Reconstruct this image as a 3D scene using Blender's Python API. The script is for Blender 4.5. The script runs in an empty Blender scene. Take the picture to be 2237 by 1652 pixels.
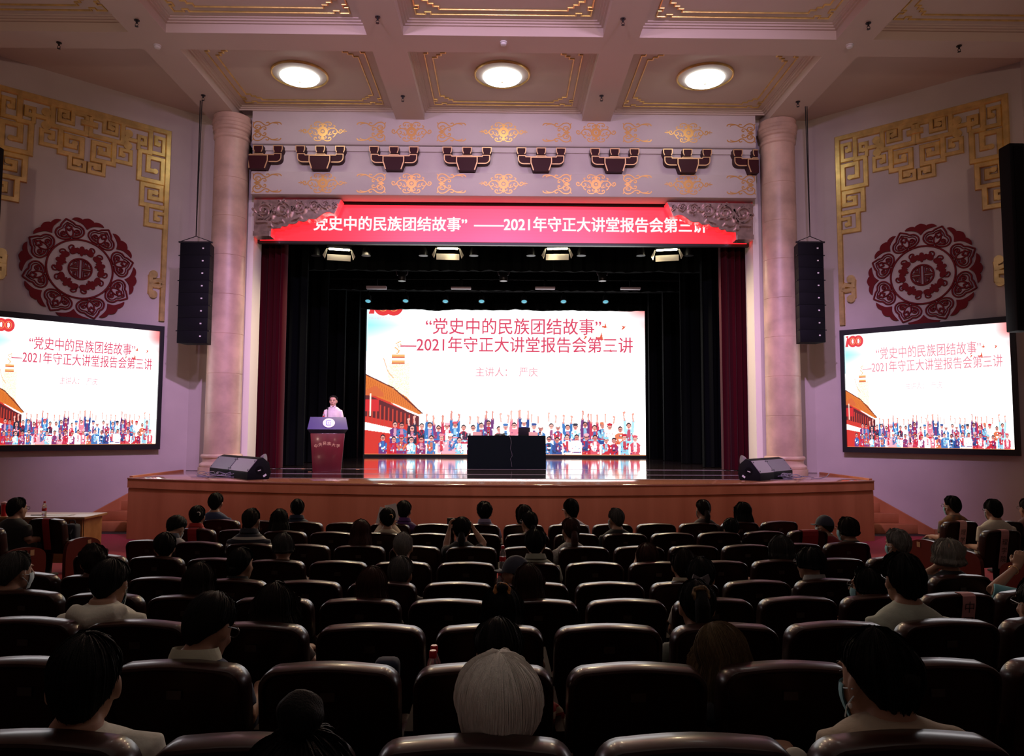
import bpy, bmesh, math, random
import numpy as np
from mathutils import Vector, Matrix, noise
random.seed(7)
SC = bpy.context.scene
COL = SC.collection
PI = math.pi

# ------------------------------------------------------------------ camera
FPX, CX, CY = 1600.0, 1118.5, 826.0           # focal length and centre in pixels of the 2237x1652 frame
CAM = Vector((0, 0, 2.05))
_yaw, _pit, _rol = math.atan(18.5 / FPX), math.radians(4.15), 0.0044
_F = Vector((math.sin(_yaw) * math.cos(_pit), math.cos(_yaw) * math.cos(_pit), math.sin(_pit)))
_R0 = _F.cross(Vector((0, 0, 1))).normalized()
_U0 = _R0.cross(_F)
_R = (_R0 * math.cos(_rol) + _U0 * math.sin(_rol)).normalized()
_U = _R.cross(_F)
cd = bpy.data.cameras.new('camera')
cd.sensor_fit = 'HORIZONTAL'
cd.sensor_width = 36.0
cd.lens = FPX * 36.0 / 2237.0
cd.clip_start, cd.clip_end = 0.05, 200
cam = bpy.data.objects.new('camera', cd)
COL.objects.link(cam)
cam.matrix_world = Matrix(((_R.x, _U.x, -_F.x, CAM.x), (_R.y, _U.y, -_F.y, CAM.y), (_R.z, _U.z, -_F.z, CAM.z), (0, 0, 0, 1)))
SC.camera = cam

def ray(x, y):
    return _F * FPX + _R * (x - CX) - _U * (y - CY)
def at(x, y, Y):
    d = ray(x, y); return CAM + d * ((Y - CAM.y) / d.y)
def atz(x, y, z):
    d = ray(x, y); return CAM + d * ((z - CAM.z) / d.z)
def atplane(x, y, p, n):
    d = ray(x, y); return CAM + d * ((p - CAM).dot(n) / d.dot(n))

# ------------------------------------------------------------------ world, exposure, lights
w = bpy.data.worlds.new('world'); SC.world = w; w.use_nodes = True
w.node_tree.nodes['Background'].inputs[0].default_value = (0.02, 0.016, 0.018, 1)
w.node_tree.nodes['Background'].inputs[1].default_value = 0.3
vs = SC.view_settings
vs.view_transform = 'Standard'; vs.look = 'None'; vs.exposure = 0.0; vs.gamma = 1.0; vs.use_curve_mapping = False
SC.cycles.max_bounces = 6; SC.cycles.diffuse_bounces = 3; SC.cycles.glossy_bounces = 3
SC.cycles.sample_clamp_indirect = 4.0
SC.cycles.use_denoising = True

def lamp(name, kind, loc, target, power, color, **kw):
    d = bpy.data.lights.new(name, kind); d.energy = power; d.color = color
    for k, v in kw.items(): setattr(d, k, v)
    o = bpy.data.objects.new(name, d); COL.objects.link(o)
    o.location = loc
    o.rotation_euler = (Vector(target) - Vector(loc)).to_track_quat('-Z', 'Y').to_euler()
    return o
VIO = (0.82, 0.58, 1.0)
# violet stage wash lanterns hung under the hall ceiling, aimed at the proscenium
for sx in (-3.2, 0, 3.2):
    lamp('stage_wash_light', 'SPOT', (sx, 6.6, 8.55), (sx * 0.9, 16.5, 4.6), 820, VIO, spot_size=math.radians(88), spot_blend=0.9, shadow_soft_size=0.18)
for sx in (-1, 1):
    lamp('column_wash_light', 'SPOT', (sx * 2.0, 8.0, 8.7), (sx * 6.05, 16.2, 2.2), 2500, (0.80, 0.47, 0.98), spot_size=math.radians(44), spot_blend=1.0, shadow_soft_size=0.12)
# follow light on the lectern
lamp('lectern_light', 'SPOT', (-1.5, 8.0, 8.7), (-3.85, 16.7, 2.5), 2300, (1.0, 0.66, 0.88), spot_size=math.radians(14), spot_blend=0.6, shadow_soft_size=0.1)
# added warm spots out of view, an invented fill to brighten the ceiling
for sx in (-1, 1):
    lamp('added_ceiling_fill', 'SPOT', (sx * 4.5, -4.5, 5.2), (sx * 3.2, 11.5, 9.25), 1350, (1.0, 0.68, 0.55), spot_size=math.radians(66), spot_blend=1.0, shadow_soft_size=0.3)
# weak neutral area fill added over the stalls to lift the audience
lamp('added_stalls_fill', 'AREA', (0, 4.0, 8.6), (0, 4.0, 0), 40, (0.92, 0.95, 0.86), shape='RECTANGLE', size=10, size_y=6)

# ------------------------------------------------------------------ materials
MATS = {}
def _new(name):
    m = bpy.data.materials.new(name); m.use_nodes = True
    b = m.node_tree.nodes['Principled BSDF']; MATS[name] = m
    return m, m.node_tree.nodes, m.node_tree.links, b
def mat(name, col, rough=0.5, metal=0.0, spec=0.5, var=0.0, vscale=3.0, bump=0.0, bscale=40.0, sheen=0.0, coat=0.0, stretch=None, col2=None):
    m, N, L, b = _new(name)
    b.inputs['Base Color'].default_value = (*col, 1)
    b.inputs['Roughness'].default_value = rough
    b.inputs['Metallic'].default_value = metal
    b.inputs['Specular IOR Level'].default_value = spec
    b.inputs['Sheen Weight'].default_value = sheen
    b.inputs['Coat Weight'].default_value = coat
    b.inputs['Coat Roughness'].default_value = 0.1
    tc = N.new('ShaderNodeTexCoord'); mp = N.new('ShaderNodeMapping')
    L.new(tc.outputs['Object'], mp.inputs[0])
    if stretch: mp.inputs['Scale'].default_value = stretch
    if var or col2:
        n = N.new('ShaderNodeTexNoise'); n.inputs['Scale'].default_value = vscale; n.inputs['Detail'].default_value = 5
        L.new(mp.outputs[0], n.inputs['Vector'])
        r = N.new('ShaderNodeValToRGB')
        c2 = col2 or tuple(c * (1 - var) for c in col)
        r.color_ramp.elements[0].position = 0.35; r.color_ramp.elements[0].color = (*c2, 1)
        r.color_ramp.elements[1].position = 0.65; r.color_ramp.elements[1].color = (*col, 1)
        L.new(n.outputs['Fac'], r.inputs[0]); L.new(r.outputs[0], b.inputs['Base Color'])
    if bump:
        n2 = N.new('ShaderNodeTexNoise'); n2.inputs['Scale'].default_value = bscale; n2.inputs['Detail'].default_value = 3
        L.new(mp.outputs[0], n2.inputs['Vector'])
        bp = N.new('ShaderNodeBump'); bp.inputs['Strength'].default_value = bump; bp.inputs['Distance'].default_value = 0.02
        L.new(n2.outputs['Fac'], bp.inputs['Height']); L.new(bp.outputs[0], b.inputs['Normal'])
    return m
def emat(name, col, strength):
    m, N, L, b = _new(name)
    b.inputs['Base Color'].default_value = (0.02, 0.02, 0.02, 1)
    b.inputs['Emission Color'].default_value = (*col, 1)
    b.inputs['Emission Strength'].default_value = strength
    return m
def attr_emat(name, strength=1.0, base=(0.01, 0.01, 0.01)):
    m, N, L, b = _new(name)
    b.inputs['Base Color'].default_value = (*base, 1); b.inputs['Roughness'].default_value = 0.35
    a = N.new('ShaderNodeVertexColor'); a.layer_name = 'pic'
    L.new(a.outputs['Color'], b.inputs['Emission Color'])
    b.inputs['Emission Strength'].default_value = strength
    return m
def wave_mat(name, c1, c2, scale, direction='Z', rough=0.8, sharp=0.5, dist=0.0, sheen=0.0):
    m, N, L, b = _new(name)
    tc = N.new('ShaderNodeTexCoord'); wv = N.new('ShaderNodeTexWave'); wv.bands_direction = direction
    wv.inputs['Scale'].default_value = scale; wv.inputs['Distortion'].default_value = dist
    L.new(tc.outputs['Object'], wv.inputs[0])
    r = N.new('ShaderNodeValToRGB'); r.color_ramp.interpolation = 'CONSTANT' if dist == 0 else 'LINEAR'
    r.color_ramp.elements[0].color = (*c1, 1); r.color_ramp.elements[1].position = sharp; r.color_ramp.elements[1].color = (*c2, 1)
    L.new(wv.outputs['Fac'], r.inputs[0]); L.new(r.outputs[0], b.inputs['Base Color'])
    b.inputs['Roughness'].default_value = rough; b.inputs['Sheen Weight'].default_value = sheen
    return m

M_wall = mat('wall_paint', (0.60, 0.53, 0.49), 0.6, var=0.12, vscale=0.9, bump=0.05, bscale=25)
M_ceil = mat('ceiling_paint', (0.66, 0.54, 0.46), 0.6, var=0.05, vscale=0.7)
M_stone = mat('column_stone', (0.68, 0.46, 0.35), 0.4, var=0.32, vscale=2.2)
M_gold = mat('gold_leaf', (0.92, 0.68, 0.26), 0.33, metal=0.85, var=0.25, vscale=6, bump=0.08, bscale=18)
M_goldpaint = mat('gold_paint', (0.78, 0.45, 0.15), 0.38, metal=0.75)
M_goldedge = mat('gold_edge', (0.80, 0.52, 0.26), 0.4, metal=0.7)
M_red = mat('red_relief', (0.16, 0.006, 0.008), 0.55, spec=0.2)
M_dou = mat('dougong_red', (0.040, 0.006, 0.008), 0.5, spec=0.2)
M_bronze = mat('carved_bronze', (0.85, 0.66, 0.62), 0.24, metal=0.85, var=0.35, vscale=8)
M_wood = mat('stage_wood', (0.50, 0.19, 0.072), 0.4, col2=(0.40, 0.14, 0.050), vscale=2.5, stretch=(1.2, 1.2, 0.12), bump=0.03)
M_woodtop = mat('stage_apron_wood', (0.42, 0.18, 0.10), 0.10, spec=0.9, col2=(0.32, 0.125, 0.07), vscale=2.0, stretch=(0.15, 2.5, 1), coat=1.0)
M_steel = mat('black_metal', (0.012, 0.012, 0.014), 0.4)
M_black = mat('matt_black', (0.004, 0.004, 0.005), 0.8, spec=0.1)
M_speaker = mat('speaker_black', (0.004, 0.004, 0.006), 0.7, spec=0.15, bump=0.1, bscale=200)
M_blackcurtain = mat('black_velvet', (0.0035, 0.0042, 0.0048), 0.95, spec=0.03)
M_redcurtain = mat('red_velvet', (0.048, 0.002, 0.006), 0.9, spec=0.05, sheen=0.06)
M_carpet = mat('red_carpet', (0.30, 0.012, 0.03), 0.95, var=0.3, vscale=60)
M_floor = mat('dark_floor', (0.022, 0.009, 0.008), 0.7, var=0.3, vscale=6)
M_seatwood = mat('seat_lacquer', (0.024, 0.0065, 0.0045), 0.3, spec=0.2, var=0.35, vscale=7, coat=0.13)
M_arm = mat('armrest_dark', (0.018, 0.006, 0.005), 0.75, spec=0.08)
M_seatpad = mat('seat_leather', (0.03, 0.009, 0.008), 0.5, spec=0.25, bump=0.08, bscale=90)
M_panelred = mat('end_panel_lacquer', (0.085, 0.012, 0.008), 0.35, spec=0.3)
M_plate = mat('number_plate', (0.35, 0.22, 0.12), 0.4)
M_plated = mat('number_plate_dark', (0.035, 0.018, 0.013), 0.4)
M_desk = mat('desk_wood', (0.42, 0.21, 0.09), 0.35, col2=(0.33, 0.15, 0.06), vscale=2.5, stretch=(0.3, 3, 3))
M_white = mat('white_paint', (0.75, 0.73, 0.70), 0.5)
M_paper = mat('paper', (0.75, 0.74, 0.78), 0.7)
M_pinkpaper = mat('pink_paper', (0.55, 0.27, 0.27), 0.7)
M_redpaper = mat('red_ribbon', (0.30, 0.012, 0.02), 0.6)
M_ink = mat('ink', (0.02, 0.02, 0.02), 0.6)
M_plastic = mat('clear_plastic', (0.75, 0.78, 0.8), 0.1, spec=0.6)
M_plastic.node_tree.nodes['Principled BSDF'].inputs['Transmission Weight'].default_value = 0.85
M_redcap = mat('red_plastic', (0.5, 0.01, 0.02), 0.35)
M_grille = mat('monitor_grille', (0.16, 0.13, 0.17), 0.5, bump=0.1, bscale=300)
M_grille2 = mat('monitor_grille_pale', (0.30, 0.24, 0.28), 0.5, bump=0.1, bscale=300)
M_cable = mat('grey_cable', (0.22, 0.19, 0.24), 0.45)
M_cloth = mat('black_tablecloth', (0.006, 0.010, 0.013), 0.85, spec=0.1)
M_navy = mat('lectern_navy', (0.060, 0.045, 0.17), 0.5)
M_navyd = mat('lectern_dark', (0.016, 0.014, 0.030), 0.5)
M_lect = mat('lectern_wood', (0.14, 0.010, 0.018), 0.3, col2=(0.10, 0.007, 0.012), vscale=3, stretch=(2, 2, 0.3), coat=0.2)
M_skin = mat('skin', (0.36, 0.20, 0.135), 0.55, spec=0.3)
M_skin_lit = mat('skin_stage_lit', (0.55, 0.30, 0.24), 0.5)  # lighter skin copy: stage light on the speaker put into the colour
M_trouser = mat('dark_trousers', (0.02, 0.02, 0.03), 0.8)
M_maskm = mat('mask_blue', (0.25, 0.50, 0.58), 0.8)
M_maskw = mat('mask_pale', (0.55, 0.68, 0.75), 0.8)
M_eye = mat('eye_dark', (0.02, 0.015, 0.012), 0.25)
M_lips = mat('lips', (0.32, 0.10, 0.09), 0.5)
M_lens = mat('smoked_lens', (0.25, 0.25, 0.27), 0.1)

# ------------------------------------------------------------------ mesh helpers
PL = Matrix(((1, 0, 0), (0, 0, -1), (0, 1, 0)))       # plane (u, v, out) -> local x, -y, z
class MB:
    def __init__(s): s.v = []; s.f = []; s.m = []
    def add(s, vs, fs, m=0):
        o = len(s.v); s.v += [tuple(v) for v in vs]
        s.f += [tuple(i + o for i in f) for f in fs]; s.m += [m] * len(fs); return s
    def box(s, x0, x1, y0, y1, z0, z1, m=0):
        return s.add([(x0, y0, z0), (x1, y0, z0), (x1, y1, z0), (x0, y1, z0), (x0, y0, z1), (x1, y0, z1), (x1, y1, z1), (x0, y1, z1)],
                     [(0, 3, 2, 1), (4, 5, 6, 7), (0, 1, 5, 4), (1, 2, 6, 5), (2, 3, 7, 6), (3, 0, 4, 7)], m)
    def obox(s, c, size, R=None, m=0):
        R = R or Matrix.Identity(3); c = Vector(c); vs = []
        for z in (-.5, .5):
            for (x, y) in ((-.5, -.5), (.5, -.5), (.5, .5), (-.5, .5)):
                vs.append(c + R @ Vector((x * size[0], y * size[1], z * size[2])))
        return s.add(vs, [(0, 3, 2, 1), (4, 5, 6, 7), (0, 1, 5, 4), (1, 2, 6, 5), (2, 3, 7, 6), (3, 0, 4, 7)], m)
    def prism(s, poly, w0, w1, M=None, m=0):
        M = M or Matrix.Identity(3); n = len(poly)
        a = sum(poly[i][0] * poly[(i + 1) % n][1] - poly[(i + 1) % n][0] * poly[i][1] for i in range(n))
        if a < 0: poly = poly[::-1]
        vs = [M @ Vector((p[0], p[1], w0)) for p in poly] + [M @ Vector((p[0], p[1], w1)) for p in poly]
        fs = [tuple(range(n - 1, -1, -1)), tuple(range(n, 2 * n))] + [(i, (i + 1) % n, n + (i + 1) % n, n + i) for i in range(n)]
        return s.add(vs, fs, m)
    def loft(s, rings, cap=True, closed=True, m=0):
        n = len(rings[0]); vs = [p for r in rings for p in r]; fs = []
        for j in range(len(rings) - 1):
            for i in range(n if closed else n - 1):
                k = (i + 1) % n
                fs.append((j * n + i, j * n + k, (j + 1) * n + k, (j + 1) * n + i))
        if cap and closed:
            fs.append(tuple(range(n - 1, -1, -1))); b = (len(rings) - 1) * n
            fs.append(tuple(range(b, b + n)))
        return s.add(vs, fs, m)
    def lathe(s, prof, n=24, c=(0, 0, 0), M=None, m=0):
        M = M or Matrix.Identity(3); c = Vector(c)
        rings = [[c + M @ Vector((r * math.cos(2 * PI * i / n), r * math.sin(2 * PI * i / n), z)) for i in range(n)] for r, z in prof]
        return s.loft(rings, m=m)
    def tube(s, path, r, n=8, m=0, ref=None, cap=True):
        P = [Vector(p) for p in path]; k = len(P)
        rr = r if isinstance(r, (list, tuple)) else [r] * k
        rings = []; X = None
        for i in range(k):
            t = (P[min(i + 1, k - 1)] - P[max(i - 1, 0)])
            if t.length < 1e-9: t = Vector((0, 0, 1))
            t.normalize()
            if X is None:
                a = Vector(ref) if ref else (Vector((1, 0, 0)) if abs(t.x) < 0.9 else Vector((0, 1, 0)))
                X = (a - t * a.dot(t)).normalized()
            else:
                X = X - t * X.dot(t)
                X = X.normalized() if X.length > 1e-6 else t.orthogonal().normalized()
            Y = t.cross(X); ri = rr[i]
            rx, ry = ri if isinstance(ri, (list, tuple)) else (ri, ri)
            rings.append([P[i] + X * (rx * math.cos(2 * PI * j / n)) + Y * (ry * math.sin(2 * PI * j / n)) for j in range(n)])
        return s.loft(rings, cap=cap, m=m)
    def ell(s, c, r, M=None, nu=12, nv=8, m=0):
        M = M or Matrix.Identity(3); c = Vector(c); rings = []
        for j in range(nv + 1):
            e = -PI / 2 + PI * j / nv; ce = max(math.cos(e), 0.02)
            rings.append([c + M @ Vector((r[0] * ce * math.cos(2 * PI * i / nu), r[1] * ce * math.sin(2 * PI * i / nu), r[2] * math.sin(e))) for i in range(nu)])
        return s.loft(rings, m=m)
    def stroke(s, pts, wd, h, M=PL, closed=False, base=0.0, blob=0.0, m=0, flat=False):
        """raised band of width wd and height h along a flat line; blob = round end at the last point"""
        P = [Vector((p[0], p[1])) for p in pts]; k = len(P); off = []
        ws = wd if isinstance(wd, (list, tuple)) else [wd] * k
        for i in range(k):
            a = P[i] - P[i - 1] if (i > 0 or closed) else P[1] - P[0]
            b = P[(i + 1) % k] - P[i] if (i < k - 1 or closed) else a
            if a.length < 1e-9: a = b
            if b.length < 1e-9: b = a
            a = a.normalized(); b = b.normalized()
            na, nb = Vector((-a.y, a.x)), Vector((-b.y, b.x))
            nn = na + nb
            if nn.length < 1e-4: nn = na
            nn.normalize(); off.append(nn / max(nn.dot(na), 0.45))
        prof = [(-.5, 0), (-.5, h), (.5, h), (.5, 0)] if flat else [(-.5, 0), (-.5, h * .55), (-.36, h), (.36, h), (.5, h * .55), (.5, 0)]
        rings = []
        for i in range(k):
            rings.append([M @ Vector((P[i].x - off[i].x * q[0] * ws[i], P[i].y - off[i].y * q[0] * ws[i], base + q[1])) for q in prof])
        if closed: rings.append(rings[0])
        n = len(prof); vs = [p for r in rings for p in r]; fs = []
        for j in range(len(rings) - 1):
            for i in range(n - 1):
                fs.append((j * n + i, (j + 1) * n + i, (j + 1) * n + i + 1, j * n + i + 1))
        if not closed:
            fs.append(tuple(range(n))); b = (len(rings) - 1) * n
            fs.append(tuple(range(b + n - 1, b - 1, -1)))
        s.add(vs, fs, m)
        if blob:
            c = P[-1]; nn_ = 14
            s.prism([(c.x + blob * math.cos(2 * PI * i / nn_), c.y + blob * math.sin(2 * PI * i / nn_)) for i in range(nn_)], base, base + h * 1.02, M, m)
        return s
    def xf(s, M):
        s.v = [tuple(M @ Vector(v)) for v in s.v]; return s
    def mesh(s, name, mats, smooth=30):
        me = bpy.data.meshes.new(name); me.from_pydata(s.v, [], s.f); me.update()
        for mm in (mats if isinstance(mats, (list, tuple)) else [mats]): me.materials.append(mm)
        if any(s.m): me.polygons.foreach_set('material_index', s.m)
        if smooth:
            me.polygons.foreach_set('use_smooth', [True] * len(s.f))
            me.set_sharp_from_angle(angle=math.radians(smooth))
        return me
    def build(s, name, mats, parent=None, smooth=30, loc=None, bevel=0.0, seg=2):
        me = s.mesh(name, mats, 0 if bevel else smooth)
        if bevel:
            bm = bmesh.new(); bm.from_mesh(me)
            bmesh.ops.remove_doubles(bm, verts=bm.verts, dist=1e-5)
            bmesh.ops.recalc_face_normals(bm, faces=bm.faces)
            ed = [e for e in bm.edges if len(e.link_faces) == 2 and e.calc_face_angle(0) > math.radians(35)]
            bmesh.ops.bevel(bm, geom=ed, offset=bevel, segments=seg, affect='EDGES', profile=0.5, clamp_overlap=True)
            bm.to_mesh(me); bm.free()
            me.polygons.foreach_set('use_smooth', [True] * len(me.polygons)); me.set_sharp_from_angle(angle=math.radians(40))
        return link(name, me, parent, loc)
def link(name, data, parent=None, loc=None):
    o = bpy.data.objects.new(name, data); COL.objects.link(o)
    if parent: o.parent = parent
    if loc is not None: o.location = loc
    return o
def tag(o, label, cat, group=None):
    o['label'] = label; o['category'] = cat
    if group: o['group'] = group
    return o
def thing(name, label, cat, loc=(0, 0, 0), rz=0.0, group=None):
    o = link(name, None, None, loc); o.rotation_euler = (0, 0, rz); o.empty_display_size = 0.1
    return tag(o, label, cat, group)
def struct(o): o['kind'] = 'structure'; return o
def dup(root, label, loc=None, rz=None, group=None):
    r = root.copy(); COL.objects.link(r)
    if loc is not None: r.location = loc
    if rz is not None: r.rotation_euler = (0, 0, rz)
    r['label'] = label
    if group: r['group'] = group
    for ch in list(root.children):
        c = ch.copy(); COL.objects.link(c); c.parent = r
        for g in list(ch.children):
            q = g.copy(); COL.objects.link(q); q.parent = c
    return r
_tc = {}
def text(body, size, bold=0.0, extrude=0.0):
    """outline lettering as a mesh builder, left baseline at 0,0 in the u,v plane; returns (MB, width, ymin, ymax)"""
    key = (body, bold, extrude)
    if key not in _tc:
        c = bpy.data.curves.new('lettering', 'FONT'); c.body = body; c.size = 1; c.offset = bold; c.extrude = extrude; c.resolution_u = 3
        o = bpy.data.objects.new('lettering', c); COL.objects.link(o)
        me = bpy.data.meshes.new_from_object(o.evaluated_get(bpy.context.evaluated_depsgraph_get()))
        vs = [tuple(v.co) for v in me.vertices]; fs = [tuple(p.vertices) for p in me.polygons]
        bpy.data.objects.remove(o); bpy.data.curves.remove(c); bpy.data.meshes.remove(me)
        _tc[key] = (vs, fs)
    vs, fs = _tc[key]
    x0 = min(v[0] for v in vs); x1 = max(v[0] for v in vs); y0 = min(v[1] for v in vs); y1 = max(v[1] for v in vs)
    b = MB(); b.add([((v[0] - x0) * size, v[1] * size, v[2]) for v in vs], fs)
    return b, (x1 - x0) * size, y0 * size, y1 * size
def text_fit(body, u0, u1, vc, M, w=0.006, bold=0.0, height=None):
    """lettering fitted between u0 and u1, centred on height vc, in a plane matrix"""
    b, wd, y0, y1 = text(body, 1.0)
    if bold:
        o = list(b.v); fo = list(b.f); b.v, b.f = [], []
        for k, (dx, dy) in enumerate(((-1, -1), (1, -1), (-1, 1), (1, 1), (0, 0))): b.add([(v[0] + dx * bold, v[1] + dy * bold * .8, k * .004) for v in o], fo)
    sx = (u1 - u0) / wd; sy = height / (y1 - y0) if height else sx
    b.v = [tuple(M @ Vector((u0 + v[0] * sx, vc + (v[1] - (y0 + y1) / 2) * sy, w + v[2] * .1))) for v in b.v]
    return b
def spiral(c, r0, r1, a0, turns, n=18):
    return [(c[0] + (r0 + (r1 - r0) * i / n) * math.cos(a0 + turns * 2 * PI * i / n), c[1] + (r0 + (r1 - r0) * i / n) * math.sin(a0 + turns * 2 * PI * i / n)) for i in range(n + 1)]
def bez(p0, p1, p2, p3, n=10):
    out = []
    for i in range(n + 1):
        t = i / n; q = 1 - t
        out.append(tuple(q ** 3 * a + 3 * q * q * t * b + 3 * q * t * t * c + t ** 3 * d for a, b, c, d in zip(p0, p1, p2, p3)))
    return out
# ------------------------------------------------------------------ the hall shell
YF = 16.4                                    # proscenium wall plane
CLX, ENDX, ENDY = 7.02, 9.995, 13.62          # slanted side walls: inner corner and outer corner
WZ = 9.25
YU = 15.97                                   # face of the proscenium head
def slant_wall(sx):
    b = MB()
    p, q = Vector((sx * CLX, YF)), Vector((sx * ENDX, ENDY))
    d = (q - p).normalized(); n = Vector((d.y, -d.x)) * (1 if sx > 0 else -1)
    if n.y < 0: n = -n
    o = n * 0.25
    b.prism([p, q, q + o, p + o], 0, WZ)
    return b
struct(slant_wall(-1).build('wall_left', M_wall, smooth=0))
struct(slant_wall(1).build('wall_right', M_wall, smooth=0))
struct(MB().box(-ENDX - .25, -ENDX, -6, ENDY, 0, WZ).build('wall_left_side', M_wall, smooth=0))
struct(MB().box(ENDX, ENDX + .25, -6, ENDY, 0, WZ).build('wall_right_side', M_wall, smooth=0))
struct(MB().box(-ENDX, ENDX, -6.25, -6, 0, WZ).build('wall_rear', M_wall, smooth=0))
ZS_ = 1.16
OPX = 5.69
b = MB()
for s in (-1, 1):
    x0, x1 = sorted((s * OPX, s * CLX)); b.box(x0, x1, YF, 16.92, 0, WZ)
struct(b.build('wall_front', M_wall, smooth=0))
M_jamb = mat('jamb_paint', (0.88, 0.82, 0.76), 0.5)
b = MB()
for s in (-1, 1): b.box(min(s * 5.675, s * 5.81), max(s * 5.675, s * 5.81), YF - .015, 16.93, ZS_, 7.26)
struct(b.build('trim_10', M_jamb, smooth=0))
# proscenium head: lower band, bracket frieze, upper band
struct(MB().box(-5.64, 5.64, YU, 16.46, 7.27, 7.796).build('trim_1', M_wall, bevel=0.02))
b = MB().box(-5.64, 5.64, YU + .10, 16.46, 7.796, 8.404); b.box(-5.64, 5.64, YU + .06, YU + .10, 8.288, 8.404)
struct(b.build('trim_2', M_wall, smooth=0))
b = MB().prism([(YU, 8.48), (YU + .03, 8.43), (YU + .10, 8.404), (16.46, 8.404), (16.46, WZ), (YU, WZ)], -5.64, 5.64, Matrix(((0, 0, 1), (1, 0, 0), (0, 1, 0))))
struct(b.build('trim_3', M_wall, smooth=35))
# ceiling and coffers
ZB, ZC = 9.0, 9.25
struct(MB().box(-ENDX, ENDX, -6, YF, ZC, ZC + .2).build('ceiling', M_ceil, smooth=0))
BX = [(-6.61, -5.96), (-2.44, -1.80), (1.73, 2.37), (5.87, 6.52)]
BY = [(0.2, 0.8), (4.3, 4.9), (8.35, 8.95), (12.45, 13.02)]
b = MB()
for i_, (x0, x1) in enumerate(BX): b.box(x0, x1, -6, YU if i_ in (1, 2) else YF, ZB, ZC)
struct(b.build('trim_4', M_ceil, smooth=0))
GX = [(-ENDX, -6.61), (-5.96, -2.44), (-1.80, 1.73), (2.37, 5.87), (6.52, ENDX)]
b = MB()
for y0, y1 in BY:
    for x0, x1 in GX: b.box(x0, x1, y0, y1, ZB, ZC)
struct(b.build('trim_5', M_ceil, smooth=0))
n_tr = 7
CO = Matrix(((1, 0, 0), (0, -1, 0), (0, 0, -1)))       # ceiling plane, pointing down
coffers = []
for x0, x1 in GX[1:4]: coffers.append((x0, x1, 13.02, YU))
for x0, x1 in GX: coffers.append((x0, x1, 8.95, 12.45))
for x0, x1 in GX[1:4]: coffers.append((x0, x1, 4.9, 8.35))
bm_, bg = MB(), MB()
for (x0, x1, y0, y1) in coffers:
    for k, (wd, z0, z1) in enumerate(((.12, 9.225, 9.25), (.08, 9.195, 9.225), (.04, 9.165, 9.195))):
        bm_.box(x0, x1, y0, y0 + wd, z0, z1); bm_.box(x0, x1, y1 - wd, y1, z0, z1)
        bm_.box(x0, x0 + wd, y0 + wd, y1 - wd, z0, z1); bm_.box(x1 - wd, x1, y0 + wd, y1 - wd, z0, z1)
    i1 = .25; a0, a1, c0, c1 = x0 + i1, x1 - i1, y0 + i1, y1 - i1
    hk = .11
    def stp(cx, cy, sx, sy, seq):
        return [(cx + sx * p, cy + sy * q) for p, q in seq]
    hook = [(.26, 0), (.26, .07), (.17, .07), (.17, .0), (.0, .0), (.0, .17), (.07, .17), (.07, .26), (0, .26)]
    step = [(.26, 0), (.26, .09), (.17, .09), (.17, .17), (.09, .17), (.09, .26), (0, .26)]
    for (d, seq, wd) in ((0, hook, .028), (.15, step, .028)):
        A0, A1, C0, C1 = a0 + d, a1 - d, c0 + d, c1 - d
        path = stp(A0, C0, 1, 1, seq) + stp(A0, C1, 1, -1, seq[::-1]) + stp(A1, C1, -1, -1, seq) + stp(A1, C0, -1, 1, seq[::-1])
        path = [(p, -q) for p, q in path]
        bg.stroke(path, wd, .02, CO, closed=True, base=-ZC)
struct(bm_.build('trim_6', M_ceil, smooth=0))
struct(bg.build('trim_7', M_gold, smooth=0))
# floor: flat by the stage, rising towards the camera
prof = [(-6, .42), (2.2, .385), (2.75, .305), (3.3, .305), (3.4, .24), (4.4, .24), (4.5, .09), (5.3, .09), (5.4, .035), (6.2, .035), (6.3, 0), (9, 0), (17, 0)]
ys = [p[0] for p in prof]; zs = [p[1] for p in prof]
def floor_z(y): return float(np.interp(y, ys, zs))
b = MB(); vs = [(x, y, z) for y, z in prof for x in (-ENDX, ENDX)]
fs = [(2 * i, 2 * i + 1, 2 * i + 3, 2 * i + 2) for i in range(len(prof) - 1)]
b.add(vs + [(v[0], v[1], -.3) for v in vs], fs)
struct(b.build('floor', M_floor, smooth=0))
b = MB().box(-9.9, 9.9, 10.25, 14.6, .0, .006)
for s in (-1, 1): b.box(min(s * 4.25, s * 5.75), max(s * 4.25, s * 5.75), 6.4, 10.25, .0, .006)
struct(b.build('floor_carpet', M_carpet, smooth=0))
for s, nm in ((-1, 'baseboard_left'), (1, 'baseboard_right')):
    d = Vector((s * (ENDX - CLX), ENDY - YF, 0)).normalized(); n = Vector((-s * abs(d.y), -abs(d.x), 0))
    p0 = Vector((s * CLX, YF, 0)) + d * 1.9; p1 = Vector((s * ENDX, ENDY, 0)) - d * .05
    bb = MB().prism([(p0.x, p0.y), (p1.x, p1.y), (p1.x + n.x * .03, p1.y + n.y * .03), (p0.x + n.x * .03, p0.y + n.y * .03)], 0, .12)
    struct(bb.build(nm, M_desk, smooth=0))

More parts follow.
